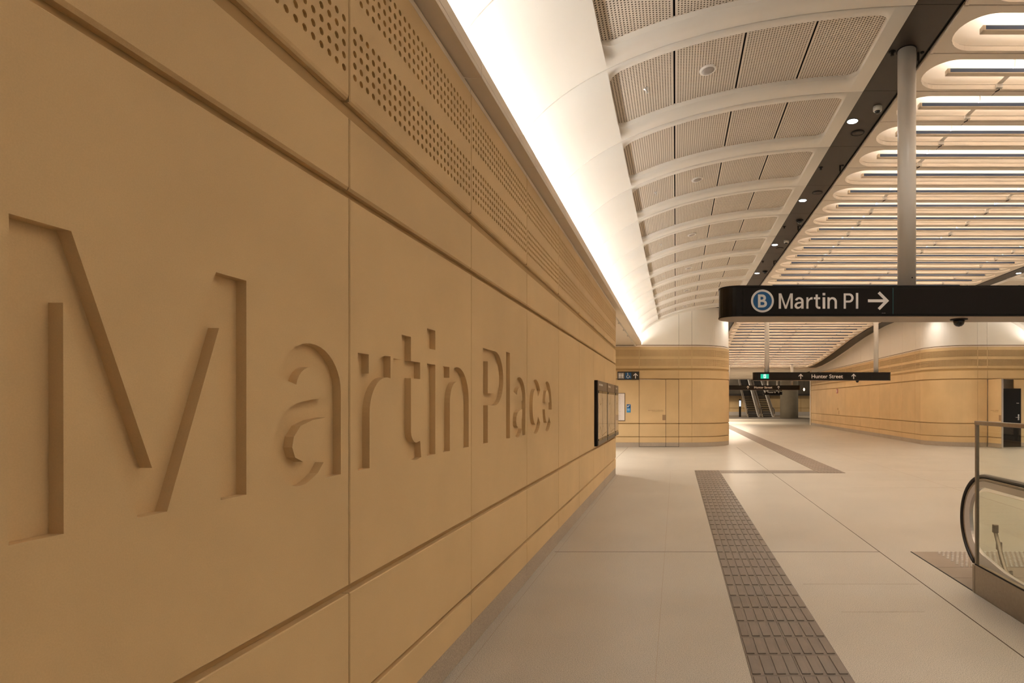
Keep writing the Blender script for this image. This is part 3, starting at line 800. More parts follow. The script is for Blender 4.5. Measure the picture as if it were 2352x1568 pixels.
def b_spk(t):
    B().lathe((0, 0, 0), [(.088, 0), (.088, -.006), (.078, -.009), (.074, -.005)], 32).build('rim', BLACK, t)
    B().lathe((0, 0, 0), [(.074, -.001), (.074, -.006), (.03, -.0065), (.001, -.0065)], 32).build('grille', BAND, t)
along('band_speaker', 'round black speaker in the dark band beyond the nearest visible downlight', 'round black speaker in the left dark band, %s along it', 'speaker', 'black speakers in the left band', b_spk, [7.70, 9.89, 13.45], 2.41)
def b_spr(t):
    B().lathe((0, 0, 0), [(.036, 0), (.036, -.004), (.02, -.006), (.014, -.028), (.001, -.03)], 20).build('cup', BLACK, t)
    B().lathe((0, 0, -.036), [(.001, 0), (.020, -.001), (.020, -.003), (.001, -.004)], 20).build('deflector', BLACK, t)
    B().box(-.003, .003, -.003, .003, -.038, -.02).build('pin', BLACK, t)
along('sprinkler', 'black sprinkler in the dark band just left of the sign post top', 'black sprinkler in the left dark band, %s along it', 'sprinkler', 'black sprinklers in the left band', b_spr, [5.92, 8.83, 11.8, 14.7], 2.205)
def b_tab(t):
    bd = B(); bd.bbox(-.013, .013, -.004, .004, -.085, .0, .003); bd.bbox(-.006, .006, -.004, .004, -.115, -.08, .002); bd.build('plate', BLACK, t)
    B().lathe((.04, 0, 0), [(.022, 0), (.022, -.006), (.012, -.014), (.001, -.015)], 16).build('knob', BLACK, t)
along('hanging_bracket', 'small black bracket plate hanging from the dark band right of the sign post top', 'small black bracket plate hanging from the left dark band, %s along it', 'bracket', 'black brackets on the left band', b_tab, [5.93, 8.75, 11.75, 14.65], 2.475)

# ================================================================== FACING BLOCK LEFT
XE = 5.69
bl = tag(empty('wall_back'), kind='structure')
pB = Path([('L', (-XE, YF), (.60, YF)), ('A', (.60, YF+1.5), 1.5, -90, 0), ('L', (2.10, YF+1.5), (2.10, 42))])
jb = [0, 1.4465, 2.893, 4.34, 5.81, 6.29, 6.29+2.356]
while jb[-1] < pB.len-2: jb.append(jb[-1]+M)
for i in range(len(jb)-1):
    door = abs(jb[i]-4.34) < .01
    bay_clad(pB, jb[i], jb[i+1], bl, skip=('low', 'big') if door else (), nh=8, white=5.2)
back(pB, 0, 4.34, 0, 3.752, -.0345, bl, SANDB); back(pB, 5.81, jb[-1], 0, 3.752, -.0345, bl, SANDB); back(pB, 4.34, 5.81, 2.5, 3.752, -.0345, bl, SANDB)
back(pB, 0, jb[-1], 3.745, 3.80, -.05, bl, BLACK, 'shadow_gap')
def fw(a, b, d): return (a, YF-d, b)      # facing wall surface: a = X, b = Z
def door_leaf(x0, x1, name, parent, f, org):
    """clad service door leaf on surface f"""
    bd = B(); g = .006
    for z0, z1 in ((ZS['stone'], ZS['pl1']), (ZS['lo0'], ZS['lo1']), (ZS['bg0'], ZS['bg1']-.006)):
        bd.prism([(x0+g, z0), (x1-g, z0), (x1-g, z1), (x0+g, z1)], -.028, 0, f)
    o = bd.build(name, SAND, parent, org)
    b2 = B(); b2.prism([(x0+g, .012), (x1-g, .012), (x1-g, ZS['stone']-.003), (x0+g, ZS['stone']-.003)], -.028, -.001, f); b2.build('stone_kick', PLINTH, o, org)
    b3 = B(); b3.prism([(x0+g, .012), (x1-g, .012), (x1-g, ZS['bg1']-.006), (x0+g, ZS['bg1']-.006)], -.055, -.028, f); b3.build('leaf_core', SANDB, o, org)
    return o
d1 = tag(empty('door_1', (-1.35, YF, 0)), 'closed sand-coloured service cupboard doors in the facing wall', 'door', kind='structure')
og = (-1.35, YF, 0)
lf = door_leaf(-1.347, -.362, 'door_leaf', d1, fw, og); door_leaf(-.362, .117, 'door_leaf', d1, fw, og)
bd = B(); bd.prism([(-.49, .985), (-.375, .985), (-.375, 1.185), (-.49, 1.185)], 0, .0015, fw); bd.build('pull_recess', mat('recess_brown', (.30, .19, .10), .7), lf, og)
bd = B()
fr = [(-1.352, 0), (-1.346, 0), (-1.346, 2.5), (-1.352, 2.5)]
for x in (-1.35, -.362, .117): bd.prism([(x-.006, 0), (x+.006, 0), (x+.006, 2.497), (x-.006, 2.497)], -.02, -.002, fw)
bd.prism([(-1.35, 0), (.12, 0), (.12, .011), (-1.35, .011)], -.02, .001, fw); bd.build('door_gap', BLACK, d1, og)
bd = B(); put_text(bd, 'ELECTRICAL CUPBOARD', -.455, 1.335, .028, fw, .001, align='R', width=.56); put_text(bd, 'AUTHORISED PERSONS ONLY', -.455, 1.295, .018, fw, .001, align='R', width=.42)
bd.build('door_lettering', BROWNT, lf, og)
# toilet sign
ts = T('toilet_sign', 'dark wall sign with toilet, wheelchair and up-arrow symbols', 'sign', (-1.75, YF, 2.6))
og = (-1.75, YF, 2.6)
bd = B(); bd.bbox(-2.15, -1.352, YF-.035, YF-.001, 2.475, 2.775, .004); bd.build('board', mat('sign_brownblack', (.028, .02, .014), .45), ts, og)
f2 = lambda a, b, d: (a, YF-.035-d, b)
bd = B(); bd.prism([(-2.125, 2.52), (-1.90, 2.52), (-1.90, 2.735), (-2.125, 2.735)], 0, .001, f2); bd.build('grey_tile', GREYS, ts, og)
bd = B(); bd.prism([(-1.865, 2.515), (-1.635, 2.515), (-1.635, 2.74), (-1.865, 2.74)], 0, .001, f2); bd.build('blue_tile', BLUES, ts, og)
bd = B()
f3 = lambda a, b, d: (a, YF-.0362-d, b)
for cx in (-2.06, -1.965):
    bd.prism(disc(cx, 2.705, .016, 16), 0, .001, f3); w = .03
    bd.prism([(cx-w, 2.68), (cx+w, 2.68), (cx+w+.004, 2.615), (cx+.016, 2.61), (cx+.014, 2.54), (cx-.014, 2.54), (cx-.016, 2.61), (cx-w-.004, 2.615)], 0, .001, f3)
bd.prism([(-2.014, 2.54), (-2.010, 2.54), (-2.010, 2.715), (-2.014, 2.715)], 0, .001, f3)
cx = -1.76; ring = [(cx+.055*math.cos(t), 2.59+.055*math.sin(t)) for t in [math.radians(a) for a in range(-260, 20, 20)]]; ring += [(cx+.040*math.cos(t), 2.59+.040*math.sin(t)) for t in [math.radians(a) for a in range(0, -280, -20)]]
for i in range(13): bd.prism([ring[i], ring[i+1], ring[26-i], ring[27-i]] if 27-i < len(ring) else [ring[i], ring[i+1], ring[-1]], 0, .001, f3)
bd.prism(disc(cx-.01, 2.715, .015, 16), 0, .001, f3)
bd.prism([(cx-.02, 2.69), (cx, 2.69), (cx+.01, 2.615), (cx+.05, 2.615), (cx+.075, 2.555), (cx+.095, 2.565), (cx+.09, 2.58), (cx+.08, 2.578), (cx+.06, 2.63), (cx-.012, 2.632)], 0, .001, f3)
arrow(bd, -1.48, 2.625, .10, f2, PI/2, .001, th=.03)
bd.build('pictograms', WHITE, ts, og)
# poster and blue notice
ps = T('wall_chart', 'tall pale chart in a thin brown frame beside the toilet sign wall', 'poster', (-2.0, YF, 1.4))
og = (-2.0, YF, 1.4)
bd = B(); bd.bbox(-2.60, -1.865, YF-.022, YF-.001, .955, 1.99, .003); bd.build('frame', mat('chart_frame', (.20, .14, .09), .5), ps, og)
bd = B(); bd.prism([(-2.58, .985), (-1.89, .985), (-1.89, 1.965), (-2.58, 1.965)], 0, .002, lambda a, b, d: (a, YF-.022-d, b)); bd.build('chart', PAPER, ps, og)
bd = B()
for i in range(31): z_ = 1.01+i*.03; bd.prism([(-2.08, z_), (-2.08+(.045 if i % 5 == 0 else .025), z_), (-2.08+(.045 if i % 5 == 0 else .025), z_+.005), (-2.08, z_+.005)], 0, .001, lambda a, b, d: (a, YF-.024-d, b))
bd.build('tick_marks', BROWNT, ps, og)
nb = T('blue_notice', 'small two-tone blue notice right of the pale chart', 'sign', (-1.74, YF, 1.4)); og = (-1.74, YF, 1.4)
bd = B(); bd.bbox(-1.812, -1.662, YF-.008, YF-.001, 1.27, 1.572, .002); bd.build('plate', LBLUE, nb, og)
f4 = lambda a, b, d: (a, YF-.008-d, b)
bd = B(); bd.prism([(-1.805, 1.43), (-1.669, 1.43), (-1.669, 1.566), (-1.805, 1.566)], 0, .001, f4); bd.build('dark_field', BLUES, nb, og)
bd = B(); f5 = lambda a, b, d: (a, YF-.0092-d, b)
bd.prism(disc(-1.765, 1.475, .016, 14), 0, .001, f5); bd.prism([(-1.75, 1.50), (-1.70, 1.55), (-1.69, 1.54), (-1.735, 1.49)], 0, .001, f5); bd.prism([(-1.79, 1.49), (-1.78, 1.52), (-1.74, 1.525), (-1.745, 1.505)], 0, .001, f5)
for i in range(3): bd.prism([(-1.79, 1.40-i*.03), (-1.70, 1.40-i*.03), (-1.70, 1.408-i*.03), (-1.79, 1.408-i*.03)], 0, .001, f4)
bd.build('symbols', WHITE, nb, og)

# ================================================================== FACING BLOCK RIGHT
wr = tag(empty('wall_right'), kind='structure')
pR = Path([('L', (9.9, 42.5), (9.8, 34)), ('L', (9.8, 34), (9.72, 27)), ('L', (9.72, 27), (9.65, YF+1.5)), ('A', (11.15, YF+1.5), 1.5, 180, 270), ('L', (11.15, YF), (16.5, YF))])
arc0 = pR.S[3][0]; arc1 = pR.S[3][1]
jr = [arc0-.49-M*k for k in range(0, 14)]; jr = sorted(q for q in jr if q > 0); jr = [0]+jr+[arc0, arc1, arc1+.36]
x1_ = 11.51
while x1_ < 16.2: x1_ += M; jr.append(arc1+x1_-11.15)
jr = [q for q in jr if q < pR.len]+[pR.len]
for i in range(len(jr)-1):
    s0, s1 = jr[i], jr[i+1]
    door = abs(s0-(arc1+.36)) < .01
    bay_clad(pR, s0, s1, wr, skip=('low', 'big') if door else (), nh=6, white=5.2)
sd = arc1+.36
back(pR, 0, sd, 0, 3.752, -.0345, wr, SANDB); back(pR, sd+M, pR.len, 0, 3.752, -.0345, wr, SANDB); back(pR, sd, sd+M, 2.5, 3.752, -.0345, wr, SANDB)
back(pR, 0, pR.len, 3.745, 3.80, -.05, wr, BLACK, 'shadow_gap')
bd = B(); bd.bbox(9.86, 10.02, 42.5, 42.75, 0, 4.0, .01); bd.build('end_trim', CREAM, wr)
# open cupboard
d2 = tag(empty('door_2', (11.51, YF, 0)), kind='structure'); og = (11.51, YF, 0)
bd = B(); bd.box(11.51, 12.96, YF+.55, YF+.6, 0, 2.6); bd.box(11.49, 11.53, YF+.04, YF+.6, 0, 2.6); bd.box(12.94, 12.96, YF+.04, YF+.6, 0, 2.6); bd.box(11.51, 12.96, YF+.04, YF+.6, 2.5, 2.6)
bd.build('recess_lining', GREYW, d2, og)
an = math.radians(82.6); ca, sa = math.cos(an), math.sin(an)
fo = lambda a, b, d: (11.525+a*ca-d*sa, YF-a*sa-d*ca, b)
o = door_leaf(0.0, .75, 'open_leaf', d2, fo, og)
bd = B(); bd.prism([(.735, .012), (.752, .012), (.752, 2.484), (.735, 2.484)], -.062, .004, fo); bd.build('leaf_edge', GREYS, o, og)
bd = B(); bd.prism([(.60, .985), (.715, .985), (.715, 1.185), (.60, 1.185)], 0, .0015, fo); bd.build('pull_recess', bpy.data.materials['recess_brown'], o, og)
bd = B(); put_text(bd, 'ELECTRICAL CUPBOARD', .58, 1.335, .028, fo, .001, align='R', width=.42); put_text(bd, 'AUTHORISED ONLY', .58, 1.295, .018, fo, .001, align='R', width=.32); bd.build('door_lettering', BROWNT, o, og)
bd = B(); bd.bbox(12.49, 12.957, YF-.0, YF+.03, ZS['bg0'], ZS['bg1']-.004, .003); bd.bbox(12.49, 12.957, YF, YF+.03, ZS['lo0'], ZS['lo1'], .003); bd.bbox(12.49, 12.957, YF, YF+.03, ZS['stone'], ZS['pl1'], .003)
o = bd.build('fixed_leaf', SAND, d2, og); B().bbox(12.49, 12.957, YF+.001, YF+.03, .01, ZS['stone']-.003, .002).build('stone_kick', PLINTH, o, og)
bd = B(); bd.bbox(12.495, 12.957, YF+.031, YF+.06, 0.01, ZS['bg1'], .003); bd.build('leaf_core', SANDB, o, og)
d3 = tag(empty('door_3', (11.95, YF, 0)), kind='structure'); og = (11.95, YF, 0)
bd = B(); bd.bbox(11.80, 12.70, YF-.09, YF-.045, .01, 2.155, .003); bd.build('black_leaf', BLACK, d3, og)
bd = B(); bd.bbox(12.575, 12.625, YF-.102, YF-.091, .99, 1.20, .004); bd.tube([(12.60, YF-.10, 1.09), (12.60, YF-.15, 1.09), (12.46, YF-.15, 1.09)], .010, 10); bd.build('door_handle', STEELL, d3, og)
bd = B(); put_text(bd, 'PULSE', 12.62, 1.60, .024, lambda a, b, d: (a, YF-.09-d, b), .001, align='R'); bd.build('door_lettering', WHITE, d3, og)
# right end wall plain (outside the frame, carries the cove there)
we = tag(empty('wall_side'), kind='structure')
xr = sides(-A, 1); B().box(xr, xr+.2, -2, 13.4, 0, 3.75).build('cladding', SAND, we)

# fire sign, key plate on the long right wall
def onR(t): return lambda a, b, d: pR.P(t+a, b, d)
tR = 7.2
fs_ = T('fire_hose_sign', 'small red fire sign high on the long right wall', 'sign', pR.P(tR, 2.2)); og = pR.P(tR, 2.2)
bd = B(); bd.prism([(-.16, 2.20), (.16, 2.20), (.16, 2.46), (-.16, 2.46)], .001, .02, onR(tR)); bd.build('plate', RED, fs_, og)
bd = B(); bd.prism([(-.06, 2.24), (.05, 2.24), (.05, 2.42), (-.06, 2.42)], .02, .022, onR(tR)); bd.build('symbol', WHITE, fs_, og)
kp = T('key_plate', 'small brown latch slot low on the long right wall', 'plate', pR.P(tR+.1, 1.0)); og = pR.P(tR+.1, 1.0)
bd = B(); bd.prism([(-.02, .92), (.03, .92), (.03, 1.14), (-.02, 1.14)], .001, .008, onR(tR+.35)); bd.build('slot', BROWNT, kp, og)
bd = B(); bd.prism([(-.10, 1.18), (.14, 1.18), (.14, 1.31), (-.10, 1.31)], .001, .006, onR(tR+.1)); bd.build('plate', mat('etched_plate', (.42, .27, .11), .6), kp, og)

# ================================================================== INFORMATION BOARDS on the left wall
FXW = lambda p, a, b: (p, a, b)
bx = -A
ib = T('information_board', 'black framed glazed notice board on the sandstone wall, three bays side by side', 'notice board', (bx, 9.7, .9)); og = (bx, 9.7, .9)
B().bbox(bx-.0, bx+.052, 9.72, 13.22, .905, 2.015, .006).build('case', BLACK, ib, og)
y0 = 9.74
for i, (a, b) in enumerate([(9.75, 11.02), (11.12, 12.42), (12.52, 13.20)]):
    B().bbox(bx+.052, bx+.060, a, b, 1.845, 2.012, .003).build('header', mat('header_bronze%d' % i, (.15, .105, .065), .4), ib, og)
    B().bbox(bx+.052, bx+.058, a+.07, b-.02, 1.02, 1.80, .002).build('poster', MAPP, ib, og)
    B().bbox(bx+.052, bx+.066, a, b, .912, .985, .003).build('bottom_rail', mat('rail_grey%d' % i, (.10, .085, .06), .35), ib, og)
    g_ = B(); g_.box(bx+.064, bx+.068, a+.05, b, .985, 1.84); g_.build('glass_pane', GLASS, ib, og)
    tx = B(); put_text(tx, ['Service information', 'Network map', 'Local area'][i], a+.12, 1.93, .045, lambda p, q, d: (bx+.060+d, p, q), .001); tx.build('header_lettering', WHITE, ib, og)
    ln = B(); F = lambda p, q, d: (bx+.0585+d, p, q)
    pts = [[(a+.15, 1.70), (a+.30, 1.60), (a+.42, 1.62), (a+.50, 1.78)], [(a+.1, 1.13), (a+.3, 1.22), (a+.55, 1.05), (b-.1, 1.09)], [(a+.55, 1.72), (a+.65, 1.5), (a+.58, 1.35), (a+.72, 1.2)]]
    for q in pts[:3 if i != 2 else 1]:
        for u, v in zip(q[:-1], q[1:]):
            dx, dz = v[0]-u[0], v[1]-u[1]; l = math.hypot(dx, dz); nx, nz = -dz/l*.006, dx/l*.006
            ln.prism([(u[0]+nx, u[1]+nz), (u[0]-nx, u[1]-nz), (v[0]-nx, v[1]-nz), (v[0]+nx, v[1]+nz)], 0, .001, F)
    ln.build('map_lines', BROWNT, ib, og)

# ================================================================== HANGING SIGNS
def hang_sign(name, label, cat, x0, x1, yf, zb, zt, thick, posts, content, joints, domes=(), post_r=.088):
    yc = yf+thick/2; r = thick/2; t = T(name, label, cat, ((x0+x1)/2, yc, zb), 'hanging direction signs over the hall'); og = ((x0+x1)/2, yc, zb)
    def outline(d, n=16):
        rr = r-d; xa, xb = x0+r, x1-r
        P = [(xb+rr*math.sin(PI*i/n), yc-rr*math.cos(PI*i/n)) for i in range(n+1)]+[(xa-rr*math.sin(PI*i/n), yc+rr*math.cos(PI*i/n)) for i in range(n+1)]
        return P
    def slab(z0, z1, d):
        bd = B(); P = outline(d); n = len(P)
        V = [(x, y, z0) for x, y in P]+[(x, y, z1) for x, y in P]
        bd.add(V, [(i, (i+1) % n, n+(i+1) % n, n+i) for i in range(n)], 0, False); bd.add(V[:n], [tuple(range(n))]); bd.add(V[n:], [tuple(range(n))]); return bd
    slab(zb+.013, zt-.012, .004).build('casing', BLACKG, t, og)
    slab(zt-.016, zt, 0).build('top_edge', BLACK, t, og); slab(zb+.004, zb+.014, 0).build('bottom_edge', BLACK, t, og)
    slab(zb, zb+.005, .004).build('underside', SIGNU, t, og)
    for i in range(len(joints)-1):
        a, b = joints[i], joints[i+1]; B().bbox(a+.003, b-.003, yf-.004, yf+.01, zb+.022, zt-.022, .002).build('face_panel', BLACKG, t, og)
    B0 = lambda a, b, d: (a, yf-.004-d, b)
    content(t, og, B0)
    for px in posts:
        zt2 = Hs(yc)
        if zt2 > 5.3: zt2 = 5.21
        bd = B(); bd.lathe((px, yc, 0), [(post_r, zt-.005), (post_r, zt2+.002)], 32); p = bd.build('post', POST, t, og)
        B().lathe((px, yc, 0), [(post_r+.012, zt2-.004), (post_r+.012, zt2+.001)], 32).build('post_collar', BLACK, p, og)
        B().prism(disc(px+.02, zt+.10, .007, 12), post_r-.004, post_r+.002, lambda a, b, d: (a, yc-d, b)).build('fixing_screw', BLACK, p, og)
        for q in (bd,): pass
    for dx in domes:
        o = T('dome_camera', 'black dome camera under the hanging sign '+('with the blue B badge' if yf < 10 else 'in the distance' if yf > 30 else 'to Hunter Street with the green exit symbol'), 'camera', (dx, yc-.02, zb))
        B().lathe((0, 0, 0), [(.083, 0), (.083, -.007), (.060, -.010)], 32).build('mount_ring', BLACK, o)
        B().lathe((0, 0, -.008), [(.054, 0), (.054, -.018), (.046, -.045), (.028, -.062), (.001, -.069)], 32).build('dome', DOMEW, o)
    return t
def c_martin(t, og, F):
    cx, cz = .850, 2.634; bd = B(); bd.prism(disc(cx, cz, .112, 48), 0, .002, F); bd.build('badge_ring', WHITE, t, og)
    bd = B(); bd.prism(disc(cx, cz, .0915, 48), .002, .003, F); bd.build('badge_disc', BLUES, t, og)
    bd = B(); put_text(bd, 'B', cx, cz-.060, .120, lambda a, b, d: F(a, b, d+.003), .0015, off=.022, align='C', width=.088); bd.build('badge_letter', WHITE, t, og)
    bd = B(); put_glyphs(bd, [(c, (1660+a/5.88-1552)/1335*5.70, (1660+b/5.88-1552)/1335*5.70) for c, a, b in [('M', 755, 945), ('a', 968, 1090), ('r', 1128, 1212), ('t', 1228, 1318), ('i', 1347, 1383), ('n', 1412, 1540), ('P', 1632, 1765), ('l', 1797, 1828)]], 2.559, .149, F); bd.build('lettering', WHITE, t, og)
    bd = B(); arrow(bd, 1.987, cz+.002, .1035, F, 0, .002, th=.028); bd.build('arrow', WHITE, t, og)
    bd = B(); bd.box(2.127, 2.133, og[1]-.205, og[1]-.19, 2.505, 2.765); bd.build('joint_seal', mat('teal_seal', (.02, .10, .10), .3), t, og)
    bd = B(); put_text(bd, 'MPL 0408', 2.02, 2.512, .006, F, .001); bd.build('small_print', GREYS, t, og)
hang_sign('hanging_sign', 'large near black hanging sign reading Martin Pl with blue B badge and right arrow', 'sign', .433, 4.257, 5.70, 2.482, 2.788, .40, [2.345], c_martin, [.655, 2.13, 4.03], domes=(2.865,))
def c_hunter(full, text='Hunter Street', k=1.0):
    def c(t, og, F):
        zc = 2.47+.154; xo = og[0]
        bd = B(); put_text(bd, text, xo+(.17 if full else -.1), zc-.068, .136, F, .002, off=.012, align='C', width=1.18 if full else .78); bd.build('lettering', WHITE, t, og)
        for nm, ax in (('arrow', -.83 if full else -.75), ('arrow', 1.165 if full else .57)):
            bd = B(); arrow(bd, xo+ax, zc, .10, F, PI/2, .002, th=.032); bd.build('arrow', WHITE, t, og)
        if full == 1:
            ex = B(); ex.bbox(xo-2.34, xo-2.03, og[1]-.205, og[1]-.195, zc-.085, zc+.085, .003); e = ex.build('exit_light', GREEN, t, og)
            m_ = B(); FF = lambda a, b, d: (a, og[1]-.205-d, b); ec = xo-2.185
            m_.prism([(ec-.045, zc-.07), (ec+.045, zc-.07), (ec+.045, zc+.075), (ec-.045, zc+.075)], 0, .001, FF); m_.build('exit_doorway', EXITW, e, og)
            m_ = B(); F6 = lambda a, b, d: (a, og[1]-.206-d, b)
            m_.prism(disc(ec+.012, zc+.052, .012, 12), 0, .001, F6); m_.prism([(ec-.012, zc+.03), (ec+.022, zc+.036), (ec+.012, zc-.005), (ec+.032, zc-.05), (ec+.018, zc-.055), (ec-.004, zc-.018), (ec-.03, zc-.05), (ec-.038, zc-.04), (ec-.014, zc-.002)], 0, .001, F6)
            m_.build('running_figure', GREEN, e, og)
    return c
hang_sign('hanging_sign', 'long dark hanging sign reading Hunter Street with green exit symbol, middle distance', 'sign', 2.92, 8.16, 21.9, 2.47, 2.778, .40, [3.465, 7.615], c_hunter(1), [3.12, 5.13, 7.4, 7.96], domes=(6.9,))
hang_sign('hanging_sign', 'smaller-looking hanging sign reading Hunter Street, behind the one with exit symbol', 'sign', 2.92, 8.16, 37.9, 2.45, 2.758, .40, [3.465, 7.615], c_hunter(2), [3.12, 5.13, 7.4, 7.96], domes=(6.9,))
hang_sign('hanging_sign', 'farthest small hanging sign reading Hunter St in front of the escalators', 'sign', 8.4, 10.3, 56, 2.37, 2.68, .3, [8.9, 9.8], c_hunter(0, 'Hunter St'), [8.6, 10.1])

# ================================================================== ESCALATOR AT RIGHT with glass barrier
def esc_pt(y, z): return (y, z)
eb = T('glass_barrier', 'bronze framed glass barrier on a steel plinth beside the escalator', 'barrier', (2.62, 5.04, 0)); og = (2.62, 5.04, 0)
XB = 2.585; YB = 5.045
bd = B(); bd.bbox(XB-.012, XB+.06, -1.0, YB, 0.0, .242, .004); bd.build('plinth', STEEL, eb, og)
bd = B(); bd.box(XB-.0125, XB-.0119, YB-.047, YB-.043, .0, .235); bd.build('plinth_joint', BLACK, eb, og)
bd = B(); bd.bbox(XB+.0, XB+.028, YB-.045, YB-.020, .242, 1.482, .003); bd.build('end_post', STEEL, eb, og)
bd = B(); bd.bbox(XB-.004, XB+.034, -1.0, YB-.020, 1.447, 1.482, .004); bd.build('top_rail', STEEL, eb, og)
bd = B(); bd.box(XB+.010, XB+.020, -1.0, YB-.045, .235, 1.45); bd.build('glass_pane', GLASSG, eb, og)
bd = B(); bd.box(XB-.006, XB+.002, -1.0, YB-.03, .242, .252); bd.build('gasket', BLACK, eb, og)
ec = T('escalator', 'escalator with black handrail and aluminium newel curve at the right edge', 'escalator', (2.9, 5.0, 0)); og = (2.9, 5.0, 0)
def balustrade(X, sgn):
    yc, zc, R = 5.40, .50, .455
    # handrail centre line
    an = [math.radians(a) for a in range(-62, 91, 6)]
    pts = [(X, yc+R*math.cos(a), zc+R*math.sin(a)) for a in an]+[(X, y_, zc+R) for y_ in (5.2, 5.0, 4.5, 4.0, 3.0, 2.0)]
    hr = B().tube(pts, .036, 12, ry=.016); hr.build('handrail', RUBBER, ec, og)
    pts2 = [(X, yc+(R-.035)*math.cos(a), zc+(R-.035)*math.sin(a)) for a in an]+[(X, y_, zc+R-.035) for y_ in (5.2, 5.0, 4.5, 4.0, 3.0, 2.0)]
    B().tube(pts2, .022, 8, ry=.020).build('guide_rail', STEEL, ec, og)
    # newel skirt band: wide aluminium ribbon
    an2 = [math.radians(a) for a in range(-88, 91, 6)]; r0, r1 = R-.05, R-.155
    V = []; fs = []
    prof = [(r0, -.018), (r0, .018), (r1, .018), (r1, -.018)]
    line = [('b', 4.3), ('b', 5.1)]+[('a', a) for a in an2]+[('y', y_) for y_ in (5.2, 5.0, 4.5, 4.0, 3.0, 2.0)]
    for j, (t_, q) in enumerate(line):
        for rr, dx in prof:
            if t_ == 'a':
                # ribbon narrows towards the flat run
                fr_ = max(0, math.sin(q)); r_ = r0-(r0-rr)*(1-.45*fr_); V.append((X+dx, yc+r_*math.cos(q), zc+r_*math.sin(q)))
            elif t_ == 'b': V.append((X+dx, q, zc-r0+(r0-rr)*(.04 if q < 5 else .45)))
            else:
                r_ = r0-(r0-rr)*.55; V.append((X+dx, q, zc+r_))
    n = 4; L_ = len(line)
    bd = B(); bd.add(V, [(j*n+i, j*n+(i+1) % n, (j+1)*n+(i+1) % n, (j+1)*n+i) for j in range(L_-1) for i in range(n)], 0, False); bd.build('newel_band', ALU, ec, og)
    # glass inside
    P = [(yc+(r1+.01)*math.cos(a), zc+(r1+.01)*math.sin(a)) for a in an2]+[(2.0, zc+r0-.04), (2.0, .06), (yc, .06)]
    bd = B(); bd.prism(P, X-.006, X+.006, lambda a, b, d: (d, a, b)); bd.build('glass_panel', GLASSG, ec, og)
    bd = B(); bd.bbox(X-.08, X+.08, 2.0, 5.04, .0, .055, .006); bd.build('skirt_deck', STEEL, ec, og)
    bd = B(); bd.bbox(X-.012, X+.012, 2.0, 5.04, .055, .075, .003); bd.build('glass_clamp', BLACK, ec, og)
balustrade(2.90, 1); balustrade(4.02, -1)
# steps falling away behind the camera side
bd = B(); 
for i in range(12): bd.bbox(3.02, 3.90, 4.6-.4*(i+1), 4.6-.4*i-.006, -.02-.0*i if i < 2 else -.02-.2*(i-1), .012 if i < 2 else .012-.2*(i-1), .004)
bd.build('step', DSTEEL, ec, og)
bd = B(); bd.box(2.99, 3.015, -.5, 4.6, -2.4, .05); bd.box(3.905, 3.93, -.5, 4.6, -2.4, .05); bd.build('skirt_panel', STEEL, ec, og)
# support arms between barrier and escalator
def arm(y, x, h, lab):
    t = T('support_arm', lab, 'bracket', (x, y, .0), 'steel arms behind the glass barrier'); o = (x, y, .0)
    bd = B(); bd.tube([(x, y, h), (x, y, h-.06), (x, y-.03, h-.12), (x, y-.03-(h-.2)*.55, .08), (x, y-.07-(h-.2)*.55, .05), (x, y-.16-(h-.2)*.55, .045)], .021, 8, ry=.010); bd.build('arm', STEEL, t, o)
    B().bbox(x-.022, x+.022, y-.022, y+.022, h-.07, h+.01, .006).build('clamp', DSTEEL, t, o)
    yy = y-.13-(h-.2)*.55
    B().lathe((x, yy, .0), [(.034, .0035), (.034, .03), (.022, .045)], 16).build('foot', STEEL, t, o)
arm(5.60, 3.08, .455, 'taller bent steel arm seen through the barrier glass')
arm(5.68, 3.16, .27, 'shorter dark steel arm behind the taller one, through the barrier glass')
pl = T('landing_plate', 'grey metal escalator landing plate let into the floor', 'plate', (2.6, 5.1, 0)); og = (2.6, 5.1, 0)
bd = B(); bd.box(2.59, 4.5, 5.78, 6.378, 0, .003); bd.box(2.59, 4.5, 5.43, 5.775, 0, .003); bd.box(2.59, 4.5, 5.05, 5.425, 0, .003); bd.build('plate', DSTEEL, pl, og)
bd = B(); bd.box(2.578, 2.59, 5.05, 6.385, 0, .004); bd.build('edge_strip', BLACK, pl, og)
bd = B()
for i in range(31):
    for j in range(12):
        bd.lathe((2.86+.05*i+(.025 if j % 2 else 0), 5.81+.05*j, .003), [(.016, 0), (.015, .004), (.010, .005), (.001, .005)], 10)
st = bd.build('stud', STEELL, pl, og); st['kind'] = 'stuff'

# ================================================================== FAR END
fe = tag(empty('wall_far'), kind='structure')
bd = B(); bd.box(-2, 20, 74, 74.2, 2.55, 9); bd.build('dark_upper_wall', mat('far_upper', (.085, .070, .05), .7, var=.3, vscale=.6), fe)
bd = B(); bd.bbox(-2, 20, 74, 74.3, .45, 2.5, .01); bd.build('sand_wall', SAND, fe)
bd = B()
for i in range(16): bd.box(-1+i*1.3, -.97+i*1.3, 73.97, 74, .45, 2.5)
bd.box(-2, 20, 73.97, 74, .95, .98); bd.build('panel_joint', SANDB, fe)
bd = B(); bd.box(-2, 20, 73.9, 74.2, 0, .45); bd.build('pale_base', mat('pale_base', (.5, .45, .4), .5), fe)
bd = B(); bd.box(-2, 20, 73.5, 73.9, 2.5, 2.75); bd.build('dark_beam', DARKV, fe)
df = B(); df.box(-2, 14, 57.5, 92, 0.0, .012); df.build('dark_paving', mat('dark_paving', (.17, .14, .11), .4, var=.1), fl)
cf = tag(empty('ceiling'), kind='structure')
